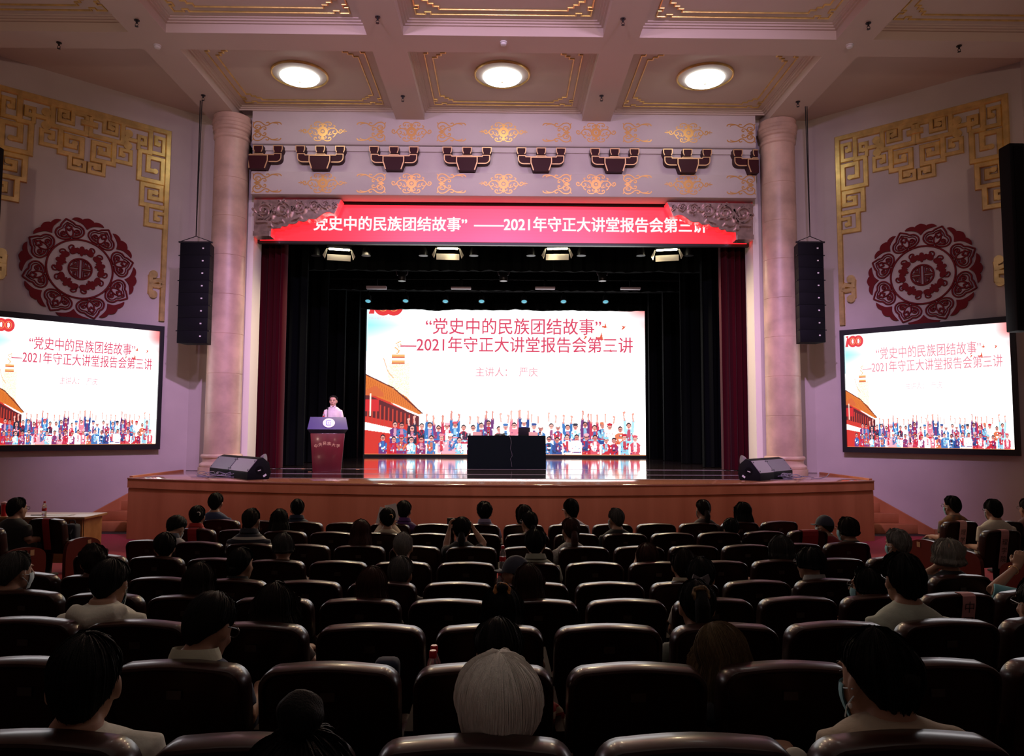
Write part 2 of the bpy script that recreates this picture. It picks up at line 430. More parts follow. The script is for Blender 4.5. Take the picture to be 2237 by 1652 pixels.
# ------------------------------------------------------------------ stage
ZS = 1.15
SR, SCY, SHX = 17.3, 29.74, 7.05
def arc_pts(off=0.0, n=48, hx=SHX):
    R = SR + off
    a1 = math.asin(hx / R)
    return [(R * math.sin(-a1 + 2 * a1 * i / n), SCY - R * math.cos(-a1 + 2 * a1 * i / n)) for i in range(n + 1)]
fr = arc_pts(-.035); b = MB()
b.prism(fr + [(SHX, YF - .01), (-SHX, YF - .01)], 0, .95)
fr2 = arc_pts(0.0)
b.prism(fr2 + [(SHX + .0, YF), (-SHX, YF)], .962, 1.12)
b.prism(arc_pts(-.05) + [(SHX - .03, YF), (-SHX + .03, YF)], .95, .962)
struct(b.build('floor_stage_base', M_wood, smooth=40))
fr3 = arc_pts(.02)
b = MB().prism(fr3 + [(SHX, 15.3), (SHX, YF), (-SHX, YF), (-SHX, 15.3)], 1.12, ZS)
struct(b.build('floor_apron', M_woodtop, bevel=.008))
# dark glossy stage boards
m, N, L, pb = _new('stage_boards')
tc = N.new('ShaderNodeTexCoord'); mp = N.new('ShaderNodeMapping'); mp.inputs['Scale'].default_value = (.45, 8, 1)
nz = N.new('ShaderNodeTexNoise'); nz.inputs['Scale'].default_value = 3; nz.inputs['Detail'].default_value = 6
L.new(tc.outputs['Object'], mp.inputs[0]); L.new(mp.outputs[0], nz.inputs['Vector'])
rp = N.new('ShaderNodeValToRGB'); rp.color_ramp.elements[0].color = (.035, .022, .022, 1); rp.color_ramp.elements[1].color = (.11, .075, .07, 1)
rp.color_ramp.elements[0].position = .35; rp.color_ramp.elements[1].position = .7
L.new(nz.outputs['Fac'], rp.inputs[0]); L.new(rp.outputs[0], pb.inputs['Base Color'])
mr = N.new('ShaderNodeMapRange'); mr.inputs[3].default_value = .06; mr.inputs[4].default_value = .11; pb.inputs['Coat Weight'].default_value = 1.0; pb.inputs['Coat Roughness'].default_value = .08; pb.inputs['IOR'].default_value = 1.7
L.new(nz.outputs['Fac'], mr.inputs[0]); L.new(mr.outputs[0], pb.inputs['Roughness'])
bp = N.new('ShaderNodeBump'); bp.inputs['Strength'].default_value = .06; bp.inputs['Distance'].default_value = .01
L.new(nz.outputs['Fac'], bp.inputs['Height']); L.new(bp.outputs[0], pb.inputs['Normal'])
M_boards = m
b = MB().box(-5.55, 5.55, 13.87, YF, ZS, ZS + .004); b.box(-7.9, 7.9, YF + .0, 25.4, ZS - .2, ZS + .004)
struct(b.build('floor_stage', M_boards, smooth=0))
b = MB()
for yy, wd in ((13.86, .035), (15.25, .02), (17.25, .025)): b.box(-5.5, 5.5, yy, yy + wd, ZS + .004, ZS + .008)
struct(b.build('trim_8', mat('floor_strip', (.5, .42, .48), .3, metal=.4), smooth=0))
# raised edge along the stage ends
b = MB()
for s in (-1, 1): b.box(min(s * 6.96, s * 7.02), max(s * 6.96, s * 7.02), 13.95, 16.15, ZS, ZS + .03)
struct(b.build('trim_9', M_wood, smooth=0))
# stage house
for nm, bx in (('wall_stage_left', (-8.1, -7.9, 16.95, 25.6, 0, 11)), ('wall_stage_right', (7.9, 8.1, 16.95, 25.6, 0, 11)),
               ('wall_stage_back', (-8.1, 8.1, 25.4, 25.6, 0, 11)), ('ceiling_stage', (-8.1, 8.1, 16.48, 25.6, 11, 11.2)),
               ('wall_stage_head', (-8.1, 8.1, 16.93, 16.97, 7.25, 11))):
    struct(MB().box(*bx).build(nm, M_black, smooth=0))
# stairs at both stage ends
for s in (-1, 1):
    t = thing('stage_stairs', f'wooden steps with sloping skirting climbing between the {"left" if s < 0 else "right"} wall and the stage end', 'stairs', (s * 7.07, 15.0, 0))
    for k in range(5):
        y0 = .24 * k
        def wx(y): return (CLX + (YF - (15.0 + y)) * (ENDX - CLX) / (YF - ENDY) - 7.07 - .05)
        if wx(y0 + .25) < .05: continue
        bb = MB().prism([(0, y0), (s * wx(y0), y0), (s * wx(y0 + .25), y0 + .25), (0, y0 + .25)], 0 if k == 0 else .19 * k, .19 * (k + 1))
        bb.build('step', M_wood, t, bevel=.008)
    P = []
    for k in range(11):
        y = -.2 + 1.2 * k / 10; P.append((s * (wx(y) + .015), y, .26 + .19 * y / .24))
    bb = MB(); rings = [[(p[0], p[1], max(0, p[2] - .32)), (p[0], p[1], p[2]), (p[0] - s * .03, p[1], p[2]), (p[0] - s * .03, p[1], max(0, p[2] - .32))] for p in P]
    bb.loft(rings); bb.build('skirting', M_wood, t, smooth=0)

# ------------------------------------------------------------------ columns
def column(cx, label):
    cy = 16.0; p = at(cx, 980, cy)
    t = thing('column', label, 'column', (p.x, cy, ZS))
    MB().lathe([(.0, 0), (.475, 0), (.475, .105), (.44, .11), (.455, .13), (.455, .165), (.43, .185), (.395, .215), (.385, .26), (.40, .30), (.425, .315), (.43, .345), (.415, .375), (.37, .39), (.0, .39)], 40).build('base', M_stone, t, 35)
    prof = [(.0, .392), (.372, .392)]
    for j in range(1, 8):
        z = .392 + j * .86; r = .372 - .012 * j / 8
        prof += [(r, z - .006), (r - .006, z), (r, z + .006)]
    prof += [(.36, 7.30), (.0, 7.30)]
    MB().lathe(prof, 40).build('shaft', M_stone, t, 35)
    MB().lathe([(.0, 7.302), (.36, 7.302), (.385, 7.33), (.385, 7.38), (.365, 7.40), (.37, 7.47), (.40, 7.50), (.40, 7.55), (.415, 7.57), (.415, 7.63), (.43, 7.65), (.43, 7.71), (.40, 7.73), (.40, 7.845), (.0, 7.845)], 40).build('capital', M_stone, t, 35)
column(485, 'tall pinkish stone column left of the stage opening')
column(1713.5, 'tall pinkish stone column right of the stage opening')

# ------------------------------------------------------------------ curtains
def drape(x0, x1, y, z0, z1, amp, wl, seed, ragged=0.0, nz=2, ret=0.0):
    rnd = random.Random(seed); n = max(8, int((x1 - x0) / wl * 10)); b = MB(); cols = []
    ph = rnd.random() * 6
    for i in range(n + 1):
        x = x0 + (x1 - x0) * i / n
        k = (x - x0) / wl * 2 * PI
        yy = y + amp * math.sin(k + ph + .6 * math.sin(k * .37)) + amp * .3 * math.sin(k * 2.3)
        rg = ragged * noise.noise(Vector((x * 1.1, seed, 0))) + ragged * .5 * noise.noise(Vector((x * 4.1, seed, 3)))
        cols.append([(x, yy, z0 + rg), (x, yy, z1)])
    back = [[(c[0][0], y + amp * 1.6 + .03, c[0][2]), (c[1][0], y + amp * 1.6 + .03, c[1][2])] for c in cols]
    rings = [[cols[i][0], cols[i][1], back[i][1], back[i][0]] for i in range(n + 1)]
    b.loft(rings); return b
def curtain(name, label, *a, m=M_blackcurtain, **k):
    return tag(drape(*a, **k).build(name, m, None, 60), label, 'curtain')
ZF = ZS + .02
curtain('stage_curtain', 'dark red velvet curtain drawn to the left side of the stage opening', -6.3, -5.17, 17.2, ZF, 7.7, .07, .16, 1, m=M_redcurtain)
curtain('stage_curtain', 'dark red velvet curtain drawn to the right side of the stage opening', 5.16, 6.3, 17.2, ZF, 7.7, .07, .16, 2, m=M_redcurtain)
nmk = ['nearest', 'second', 'third', 'farthest']
for k, (yy, xi) in enumerate(((18.5, 5.02), (20.5, 4.97), (22.6, 4.92), (24.05, 4.76))):
    curtain('wing_curtain', f'black wing curtain on the left of the stage, {nmk[k]} from the audience', -7.6, -xi, yy, ZF, 10.5, .07, .3, 10 + k)
    curtain('wing_curtain', f'black wing curtain on the right of the stage, {nmk[k]} from the audience', xi + .04, 7.6, yy, ZF, 10.5, .07, .3, 20 + k)
for k, (yy, zz, rg) in enumerate(((18.95, 6.24, .03), (21.7, 6.25, .02), (24.5, 6.135, .05))):
    curtain('border_curtain', ['black border curtain hanging behind the four bright stage floods', 'black border curtain hanging behind the row of flat stage panels', 'black border curtain with uneven hem over the top of the big screen'][k],
            -7.5, 7.5, yy, zz, 11.0, .06, .35, 30 + k, ragged=rg)
# ------------------------------------------------------------------ wall relief ornaments
def cr(pts, closed=False, n=6):
    """smooth line through the points"""
    P = [Vector((p[0], p[1])) for p in pts]; k = len(P); out = []
    rng = range(k) if closed else range(k - 1)
    for i in rng:
        p0 = P[i - 1] if (closed or i > 0) else P[0]; p1 = P[i]; p2 = P[(i + 1) % k]
        p3 = P[(i + 2) % k] if (closed or i + 2 < k) else P[-1]
        for j in range(n):
            t = j / n
            q = .5 * ((2 * p1) + (p2 - p0) * t + (2 * p0 - 5 * p1 + 4 * p2 - p3) * t * t + (3 * p1 - p0 - 3 * p2 + p3) * t ** 3)
            out.append((q.x, q.y))
    if not closed: out.append((P[-1].x, P[-1].y))
    return out
def rot2(pts, a):
    c, s = math.cos(a), math.sin(a); return [(p[0] * c - p[1] * s, p[0] * s + p[1] * c) for p in pts]
def sc2(pts, k): return [(p[0] * k, p[1] * k) for p in pts]
def mir(pts): return [(-p[0], p[1]) for p in pts]
def sym(half): return half + mir(half)[::-1]

WD = Vector((ENDX - CLX, ENDY - YF, 0)).normalized()          # right wall, outward
WN = Vector((WD.y, -WD.x, 0)) * (1 if WD.y < 0 and -WD.x < 0 else -1)
WRZ = math.atan2(WD.y, WD.x)
WP = Vector((CLX, YF, 0))
def wall_uv(x, y, off=0.0):
    p = atplane(x, y, WP + WN * off, WN); return ((p - WP).dot(WD), p.z)
def wall_loc(s, u, z, off=0.0):
    p = WP + WD * u + WN * off; return (s * p.x, p.y, z)

def medallion(s, label, a0):
    u, z = wall_uv(1677 + 1328 / 3.934, 420 + 712 / 3.934)
    ue, _ = wall_uv(1677 + 1842 / 3.934, 420 + 712 / 3.934); us, _ = wall_uv(1677 + 866 / 3.934, 420 + 712 / 3.934)
    R = (ue - us) / 2; u = (ue + us) / 2
    t = thing('wall_medallion', label, 'wall medallion', wall_loc(s, u, z), s * WRZ)
    h = .035
    MB().stroke([(R * .575 * math.cos(2 * PI * i / 64), R * .575 * math.sin(2 * PI * i / 64)) for i in range(64)], .034 * R, h, closed=True).build('ring', M_red, t)
    ho = cr([(.012, .612), (.12, .600), (.22, .65), (.248, .735), (.205, .815), (.135, .85), (.10, .90), (.0, .985)])
    hi = cr([(.03, .645), (.115, .640), (.185, .675), (.203, .74), (.165, .79), (.105, .815), (.075, .86), (.0, .915)])
    lobe = MB()
    for q in (1, -1):
        f = (lambda P: P) if q == 1 else mir
        lobe.stroke(sc2(f(ho), R), .030 * R, h); lobe.stroke(sc2(f(hi), R), .018 * R, h)
        sp = spiral((.115, .712), .062, .012, -PI * .75, 1.35, 20)
        lobe.stroke(sc2(f(sp), R), .022 * R, h, blob=.02 * R)
        lobe.stroke(sc2(f(cr([(.0, .63), (.04, .67), (.06, .74), (.045, .80)])), R), .03 * R, h)
    lobe.stroke(sc2([(.045 * math.cos(a) * (1 + .25 * math.cos(4 * a)), .815 + .048 * math.sin(a) * (1 + .25 * math.cos(4 * a))) for a in [2 * PI * i / 24 for i in range(24)]], R), .03 * R, h, closed=True)
    lm = lobe.mesh('ruyi_lobe', M_red)
    leaf = sym(cr([(0, .80), (.07, .875), (.16, .91), (.285, .93)], n=4) + cr([(.285, .93), (.25, .968), (.19, .99), (.125, .985), (.105, .97)], n=4)[1:] + cr([(.105, .97), (.075, 1.0), (0, 1.03)], n=4)[1:-1])
    lf = MB().prism(sc2(leaf, R), 0, h, PL).mesh('leaf', M_red, 0)
    bat = sym(cr([(0, .255), (.022, .275), (.035, .305), (.055, .288), (.08, .315), (.115, .285), (.165, .268), (.205, .295), (.20, .35), (.16, .40), (.11, .395), (.08, .41), (.045, .398), (.03, .435), (0, .45)], n=4)[:-1])
    bb = MB().prism(sc2(bat, R), 0, h, PL)
    for q in (1, -1):
        f = (lambda P: P) if q == 1 else mir
        bb.stroke(sc2(f(cr([(.19, .33), (.225, .385), (.20, .435), (.155, .44), (.14, .41), (.16, .395)])), R), .024 * R, h, blob=.02 * R)
    bmh = bb.mesh('bat', M_red, 30)
    for k in range(8):
        o = link('ruyi_lobe', lm, t); o.rotation_euler = (0, -(a0 - PI / 8 + k * PI / 4), 0)
        o = link('leaf', lf, t); o.rotation_euler = (0, -(a0 + k * PI / 4), 0)
    for k in range(5):
        o = link('bat', bmh, t); o.rotation_euler = (0, -(a0 * .3 + k * 2 * PI / 5), 0)
    d = MB(); d.stroke([(R * .20 * math.cos(2 * PI * i / 40), R * .20 * math.sin(2 * PI * i / 40)) for i in range(40)], .034 * R, h, closed=True)
    for qx in (1, -1):
        d.stroke([(qx * .028 * R, -.19 * R), (qx * .028 * R, .19 * R)], .017 * R, h, flat=True)
        for qy in (1, -1):
            P = [(.028, .022), (.185, .022)], [(.155, .05), (.06, .05), (.06, .15), (.10, .14), (.125, .10), (.125, .078), (.09, .078), (.09, .10)], [(.028, .17), (.06, .165)]
            for pp in P: d.stroke([(qx * a * R, qy * c * R) for a, c in pp], .017 * R, h, flat=True)
    d.build('centre_disc', M_red, t)
medallion(-1, 'round dark red openwork medallion on the wall above the left side screen', math.radians(-6))
medallion(1, 'round dark red openwork medallion on the wall above the right side screen', 0.0)

# golden fretwork frame: strokes traced on the right wall, mirrored about the middle
T4 = lambda P: [wall_uv(1677 + x / 3.934, y / 3.934) for x, y in P]
T8 = lambda P: [wall_uv(1677 + x / 3.934, 420 + y / 3.934) for x, y in P]
UAX = wall_uv(1677 + 1272 / 3.934, 1100 / 3.934)[0]
def sqz(P):
    """square up a traced fret: runs become level or plumb"""
    P = [list(p) for p in P]
    for i in range(len(P) - 1):
        if abs(P[i + 1][0] - P[i][0]) > abs(P[i + 1][1] - P[i][1]): P[i + 1][1] = P[i][1]
        else: P[i + 1][0] = P[i][0]
    return [tuple(p) for p in P]
W1, W2 = .108, .088
FR = []
FR.append((T4([(1272, 1050), (752, 1180), (758, 1370), (842, 1350), (852, 1585), (655, 1618), (655, 1432), (770, 1415), (770, 1515), (712, 1525)]), W1, .055))
FR.append((T4([(755, 1362), (648, 1375), (643, 1255), (706, 1240), (706, 1295), (690, 1302)]), W2, .05))
FR.append((T4([(855, 1345), (866, 1228), (800, 1240), (805, 1298), (826, 1292)]), W2, .05))
FR.append((T4([(866, 1275), (950, 1258)]), .10, 0))
FR.append((T4([(985, 1125), (990, 1292), (1262, 1238), (1248, 1080)]), W1, 0))
FR.append((T4([(1250, 1078), (1140, 1102), (1147, 1195), (1042, 1218), (1032, 1145), (1098, 1130), (1100, 1165), (1078, 1172)]), W2, .05))
FR.append((T4([(1058, 1285), (1065, 1472), (1235, 1438), (1230, 1290), (1105, 1315), (1110, 1392), (1175, 1378), (1166, 1352)]), W1, .055))
FR.append((T4([(1050, 1440), (922, 1462), (916, 1365), (1000, 1346), (1008, 1388), (985, 1394)]), W2, .05))
FR.append((T4([(1145, 1465), (1148, 1562), (1266, 1538), (1266, 1472), (1185, 1490), (1190, 1512), (1215, 1506)]), W2, .045))
FR.append((T8([(612, 190), (826, 160), (822, -20), (660, 0), (665, 115), (755, 100), (750, 48), (708, 58)]), W1, .055))
FR.append((T8([(780, 170), (783, 322), (618, 352)]), W1, 0))
FR.append((T8([(618, 243), (705, 226), (708, 278), (688, 285)]), W2, .05))
def fretwork(s, label):
    t = thing('golden_fretwork', label, 'wall ornament', wall_loc(s, 0, 0), s * WRZ)
    zt = wall_uv(1677 + 600 / 3.934, 1178 / 3.934); ul = wall_uv(1677 + 628 / 3.934, 420 + 500 / 3.934)[0]
    zb = wall_uv(1835, 712)[1]; ztop = zt[1] - .06; ur = 2 * UAX - ul
    fx = lambda P: [(p[0] * s, p[1]) for p in P]
    mm = lambda P: [(2 * UAX - p[0], p[1]) for p in P]
    MB().stroke(fx([(ul, zb), (ul, ztop), (ur, ztop), (ur, zb)]), .12, .05).build('border', M_gold, t)
    for half in (0, 1):
        b = MB()
        for i, (P, wd, bl) in enumerate(FR):
            P = sqz(P)
            if half: P = mm(P)
            b.stroke(fx(P), wd, .045 + .002 * (i % 3), blob=bl)
        for (x, y) in ((940, 1210), (945, 1315)):
            c = wall_uv(1677 + x / 3.934, y / 3.934); c = (2 * UAX - c[0], c[1]) if half else c
            b.prism([(c[0] * s + .085 * math.cos(2 * PI * i / 16), c[1] + .085 * math.sin(2 * PI * i / 16)) for i in range(16)], 0, .047, PL)
        c0, c1 = wall_uv(1677 + 940 / 3.934, 1215 / 3.934), wall_uv(1677 + 945 / 3.934, 1310 / 3.934)
        cc = [c0, (c0[0] + .05, (c0[1] + c1[1]) / 2), (c0[0], c1[1])]
        b.stroke(fx(mm(cc) if half else cc), .1, .046)
        b.build('fret_scrolls', M_gold, t)
        k = MB(); K1 = T8([(645, 838), (672, 800), (740, 812), (742, 765), (720, 748)]); K2 = T8([(645, 838), (675, 850), (742, 838), (745, 900), (722, 918)])
        for P in (K1, K2): k.stroke(fx(mm(P) if half else P), .105, .06, blob=.085)
        k.build('clasp', M_gold, t)
    P = T4([(1200, 1152), (1340, 1120)]); P = [P[0], (P[1][0], P[0][1])]
    MB().stroke(fx(P), .13, .07).build('middle_clasp', M_gold, t)
fretwork(-1, 'golden square-scroll fretwork framing the top of the left wall panel')
fretwork(1, 'golden square-scroll fretwork framing the top of the right wall panel')

# painted gold motifs on the two proscenium bands
def rosette_mesh(wide):
    b = MB(); h = .005
    ring = [(.082 * math.cos(2 * PI * i / 24), .082 * math.sin(2 * PI * i / 24)) for i in range(24)]
    b.stroke(ring, .066, h, closed=True, flat=True)
    b.prism([(.03 * math.cos(2 * PI * i / 14), .03 * math.sin(2 * PI * i / 14)) for i in range(14)], 0, h, PL)
    for v in (1, -1): b.stroke([(0, .10 * v), (0, .20 * v)], .02, h, flat=True)
    for q in (1, -1):
        f = (lambda P: P) if q == 1 else mir
        for v in (1, -1):
            g = lambda P: f([(p[0], v * p[1]) for p in P])
            b.stroke(g(cr([(.01, .11), (.03, .185), (.09, .215), (.165, .205), (.19, .165), (.165, .135), (.135, .145), (.14, .165)])), .020, h, flat=True, blob=.012)
            b.stroke(g(cr([(.008, .11), (.03, .15), (.07, .155), (.085, .135), (.07, .12)])), .020, h, flat=True, blob=.012)
            b.stroke(g(cr([(.11, .05), (.135, .085), (.165, .075)])), .018, h, flat=True, blob=.012)
        b.stroke(f(cr([(.10, .0), (.15, .055), (.23, .075), (.30, .045), (.325, -.01), (.29, -.055), (.235, -.04), (.225, -.005), (.25, .01)])), .022, h, flat=True, blob=.014)
        b.stroke(f(cr([(.24, .075), (.275, .12), (.245, .14)])), .018, h, flat=True, blob=.012)
        b.stroke(f(cr([(.29, -.055), (.27, -.10), (.24, -.125)])), .018, h, flat=True, blob=.014)
        b.stroke(f(cr([(.18, -.01), (.15, -.05), (.17, -.075), (.20, -.06)])), .018, h, flat=True, blob=.012)
        b.stroke(f(cr([(.30, .045), (.34, -.005), (.39, -.04), (.435, -.005), (.42, .04), (.38, .03), (.385, .005)])), .022, h, flat=True, blob=.013)
        if wide:
            b.stroke(f(cr([(.42, -.02), (.46, .01), (.54, .005)])), [.022] * 6 + [.018] * 6 + [.004], h, flat=True)
            b.stroke(f(cr([(.45, .005), (.47, .035), (.50, .045)])), .01, h, flat=True)
            b.stroke(f(cr([(.46, .01), (.49, -.03)])), .01, h, flat=True)
    return b.mesh('gold_rosette', M_goldpaint, 0)
def corner_mesh(q):
    b = MB(); h = .005; f = (lambda P: P) if q == 1 else mir
    b.prism(f([(-.30, 0), (-.25, .035), (-.20, .03), (-.15, 0), (-.20, -.03), (-.25, -.035)]), 0, h, PL)
    for v in (1, -1):
        g = lambda P: f([(p[0], v * p[1]) for p in P])
        b.stroke(g(cr([(-.20, .02), (-.30, .09), (-.31, .16), (-.25, .215), (-.15, .205), (-.06, .14), (.0, .135), (.04, .165), (.02, .205), (-.02, .195)])), .023, h, flat=True, blob=.013)
        b.stroke(g(cr([(.03, .15), (.10, .19), (.20, .205), (.28, .195), (.31, .155)])), .023, h, flat=True)
        b.stroke(g(cr([(.12, .19), (.20, .18), (.24, .155)])), .018, h, flat=True)
        b.stroke(g(cr([(-.21, .03), (-.15, .09), (-.18, .135), (-.25, .125), (-.26, .09), (-.22, .085)])), .022, h, flat=True, blob=.014)
        b.stroke(g(cr([(-.17, .03), (-.11, .095), (-.045, .095), (-.03, .05), (-.06, .035), (-.075, .055)])), .022, h, flat=True, blob=.013)
        b.stroke(g([(-.30, .17), (-.33, .215)]), .020, h, flat=True)
    return b.mesh('gold_scroll_corner', M_goldpaint, 0)
RM, RN, CMa, CMb = rosette_mesh(True), rosette_mesh(False), corner_mesh(1), corner_mesh(-1)
seqm = [('B', 584), ('A', 705), ('b', 810), ('N', 899), ('B', 987), ('A', 1100), ('b', 1216), ('N', 1302), ('B', 1393), ('A', 1504), ('b', 1618)]
posn = ['first', 'second', 'third', 'fourth', 'fifth', 'sixth', 'seventh', 'eighth', 'ninth', 'tenth', 'last']
for row, (yc, Yp) in {'upper': (289, YU), 'lower': (402, YU)}.items():
    for i, (k, x) in enumerate(seqm):
        p = at(x, yc + (x - 1118) * .0044, Yp)
        me = {'A': RM, 'N': RN, 'B': CMa, 'b': CMb}[k]
        o = link('gold_motif', me, None, (p.x, Yp, p.z))
        kind = {'A': 'wide gold rosette motif with pointed scroll arms', 'N': 'gold rosette motif with round scroll ends', 'B': 'gold scroll bracket opening right', 'b': 'gold scroll bracket opening left'}[k]
        tag(o, f'{kind}, {posn[i]} from left on the {row} band', 'gold motif', f'gold motifs on the {row} band')
# dougong brackets of the frieze
t0 = None
dx = [(563, 'cut by the left column'), (699, 'second from the left'), (860, 'third from the left'), (1020, 'just left of the middle'), (1182, 'just right of the middle'), (1343, 'third from the right'), (1502, 'second from the right'), (1655, 'cut by the right column')]
for i, (x, ds) in enumerate(dx):
    p = at(x, 377 + (x - 1118) * .0044, 15.9)
    lab = f'dark red stepped bracket block with gold edges on the frieze, {ds}'
    if t0 is None:
        t0 = thing('dougong_bracket', lab, 'bracket', (p.x, YU + .10, 7.80), 0, 'bracket blocks on the frieze')
        FRM = PL
        ba = MB().prism([(-.24, .32), (-.24, .19), (-.17, 0), (.17, 0), (.24, .19), (.24, .32)], 0, .24, PL).build('base_block', M_dou, t0, 0)
        MB().stroke([(-.17, .012), (-.228, .19), (-.228, .308), (.228, .308), (.228, .19), (.17, .012)], .024, .006, PL, base=.24, flat=True).build('gold_edge', M_goldedge, ba, 0)
        q = [(-.40, .175)] + [(-.42 + .10 * math.cos(a), .275 + .10 * math.sin(a)) for a in [-PI / 2 - k * PI / 12 for k in range(7)]]
        arm = [(.0, .175)] + [(.40 + .115 * math.sin(a), .29 - .115 * math.cos(a)) for a in [k * PI / 12 for k in range(7)]] + [(.515, .38), (.36, .38), (.345, .35), (.12, .35), (.10, .375), (0, .375)]
        armf = arm[:-1] + mir(arm)[::-1][1:-1] + []
        armf = arm + mir(arm)[::-1][1:-1]
        a_ = MB().prism(armf, 0, .17, PL).build('arm', M_dou, t0, 0)
        inn = [(x_ * .978, .275 + (y_ - .275) * .90) for x_, y_ in armf]
        MB().stroke(inn, .022, .006, PL, closed=True, base=.17, flat=True).build('gold_edge', M_goldedge, a_, 0)
        for bx in (-.44, 0, .44):
            bl = MB().prism([(bx - .107, .545), (bx - .107, .455), (bx - .075, .385), (bx + .075, .385), (bx + .107, .455), (bx + .107, .545)], 0, .20, PL).build('top_block', M_dou, t0, 0)
            MB().stroke([(bx - .075, .395), (bx - .097, .455), (bx - .097, .535), (bx + .097, .535), (bx + .097, .455), (bx + .075, .395)], .02, .006, PL, base=.20, flat=True).build('gold_edge', M_goldedge, bl, 0)
    else:
        dup(t0, lab, (p.x, YU + .10, 7.80))
for o in [q for q in COL.objects if q.name.startswith('dougong_bracket') and abs(q.location.x) > 5]:
    lim = 5.65 - abs(o.location.x); sg = 1 if o.location.x > 0 else -1      # the end blocks stop against the columns
    for c in o.children_recursive:
        c.data = c.data.copy()
        for v in c.data.vertices:
            if v.co.x * sg > lim: v.co.x = lim * sg
# carved corner brackets under the head of the stage opening
def carved(s, label):
    def q(P):
        out = []
        for x, y in P:
            p = at(545 + x / 9.726, 425 + y / 9.726, 16.2); out.append((p.x * -s, p.z))
        return out
    t = thing('carved_bracket', label, 'carved bracket', (0, 16.2, 0))
    low = cr([(1800, 405), (1700, 370), (1600, 385), (1500, 450), (1400, 510), (1262, 510)], n=4) + cr([(1262, 510), (1200, 560), (1120, 570), (1045, 550)], n=4)[1:] + cr([(1045, 550), (990, 605), (900, 620), (840, 612)], n=4)[1:] + cr([(840, 612), (800, 660), (740, 670), (695, 660)], n=4)[1:] + [(660, 705), (470, 715), (455, 760), (448, 885), (90, 890)]
    out = q([(90, 105), (1950, 105)] + low)
    MB().prism(out, -.3, 0, PL).build('bracket_body', M_bronze, t, 0)
    MB().stroke(q([(1935, 118)] + low[:-1]), .035, .03, PL).build('rim', M_bronze, t)
    rnd = random.Random(5); b = MB()
    for (x, y, r) in ((330, 350, 190), (720, 330, 185), (1080, 275, 140), (1390, 260, 115), (1630, 220, 90), (1820, 240, 60)):
        c = q([(x, y), (x + r, y)]); rr = abs(c[1][0] - c[0][0]); c = c[0]
        b.stroke(spiral(c, rr, rr * .12, rnd.random() * 6, 1.9, 34), [rr * .27 - rr * .14 * i / 34 for i in range(35)], .10, PL, blob=rr * .2)
        for k in range(9):
            a = rnd.random() * 2 * PI; d = rr * rnd.uniform(.75, 1.25); e = (c[0] + d * math.cos(a), c[1] + d * math.sin(a) * .85)
            lo, hi_ = min(v[1] for v in out), max(v[1] for v in out)
            if e[1] > hi_ - .05: continue
            b.stroke(cr([e, (e[0] + rr * .2 * math.cos(a + 1.2), e[1] + rr * .2 * math.sin(a + 1.2)), (e[0] + rr * .3 * math.cos(a + 2), e[1] + rr * .3 * math.sin(a + 2))], n=4), rr * .16, .10, PL, blob=rr * .12)
    for (P) in ([(150, 600), (300, 590), (420, 600), (450, 660)], [(500, 560), (600, 600), (690, 560)], [(900, 560), (1000, 520), (1080, 480)], [(380, 570), (480, 480), (520, 280)]):
        b.stroke(cr(q(P)), .06, .10, PL, blob=.04)
    b.build('scroll_relief', M_bronze, t)
    b = MB(); f = q([(90, 720), (445, 790), (445, 890)]); b.prism([(f[0][0], f[2][1]), (f[1][0], f[2][1]), (f[1][0], f[1][1]), (f[0][0], f[1][1])], 0, .05, PL)
    b.build('end_block', M_bronze, t, 0)
carved(-1, 'carved bronze scroll bracket in the upper left corner of the stage opening')
carved(1, 'carved bronze scroll bracket in the upper right corner of the stage opening')

# ------------------------------------------------------------------ ceiling fittings
M_lampglow = emat('lamp_glow', (1.0, 0.97, 0.88), 8.0)
for i, (x, y, d) in enumerate(((655, 163, 'left'), (1097, 163, 'middle'), (1540, 167, 'right'))):
    p = atz(x, y, 9.24)
    t = thing('ceiling_light', f'round glowing ceiling light with gold rim, the {d} one above the stage front', 'ceiling light', (p.x, p.y, ZC), 0, 'round ceiling lights')
    MB().lathe([(.0, 0), (.57, 0), (.57, -.03), (.555, -.045), (.535, -.03), (.535, -.012), (0, -.012)], 48).build('rim', M_gold, t)
    MB().lathe([(.0, -.014), (.53, -.014), (.53, -.02), (.40, -.06), (.0, -.06)], 48).build('dish', M_white, t)
    prof = [(.0, -.062), (.385, -.062), (.39, -.07), (.37, -.10), (.30, -.135), (.18, -.155), (.06, -.162), (.0, -.163)]
    MB().lathe(prof, 40).build('glass_shade', M_lampglow, t)
    MB().lathe([(.0, -.162), (.02, -.163), (.02, -.175), (.0, -.18)], 12).build('finial', M_gold, t)
spr = [(299, 44, 'left stage beam before the cross beam'), (825, 37, 'second beam before the cross beam'), (1361, 41, 'third beam before the cross beam'), (1897, 50, 'right stage beam before the cross beam'),
       (129, 93, 'cross beam at the far left'), (2095, 100, 'cross beam at the far right'), (444, 208, 'left beam near the column'), (880, 210, 'second beam above the proscenium'), (1314, 209, 'third beam above the proscenium'), (1743, 222, 'right beam near the column')]
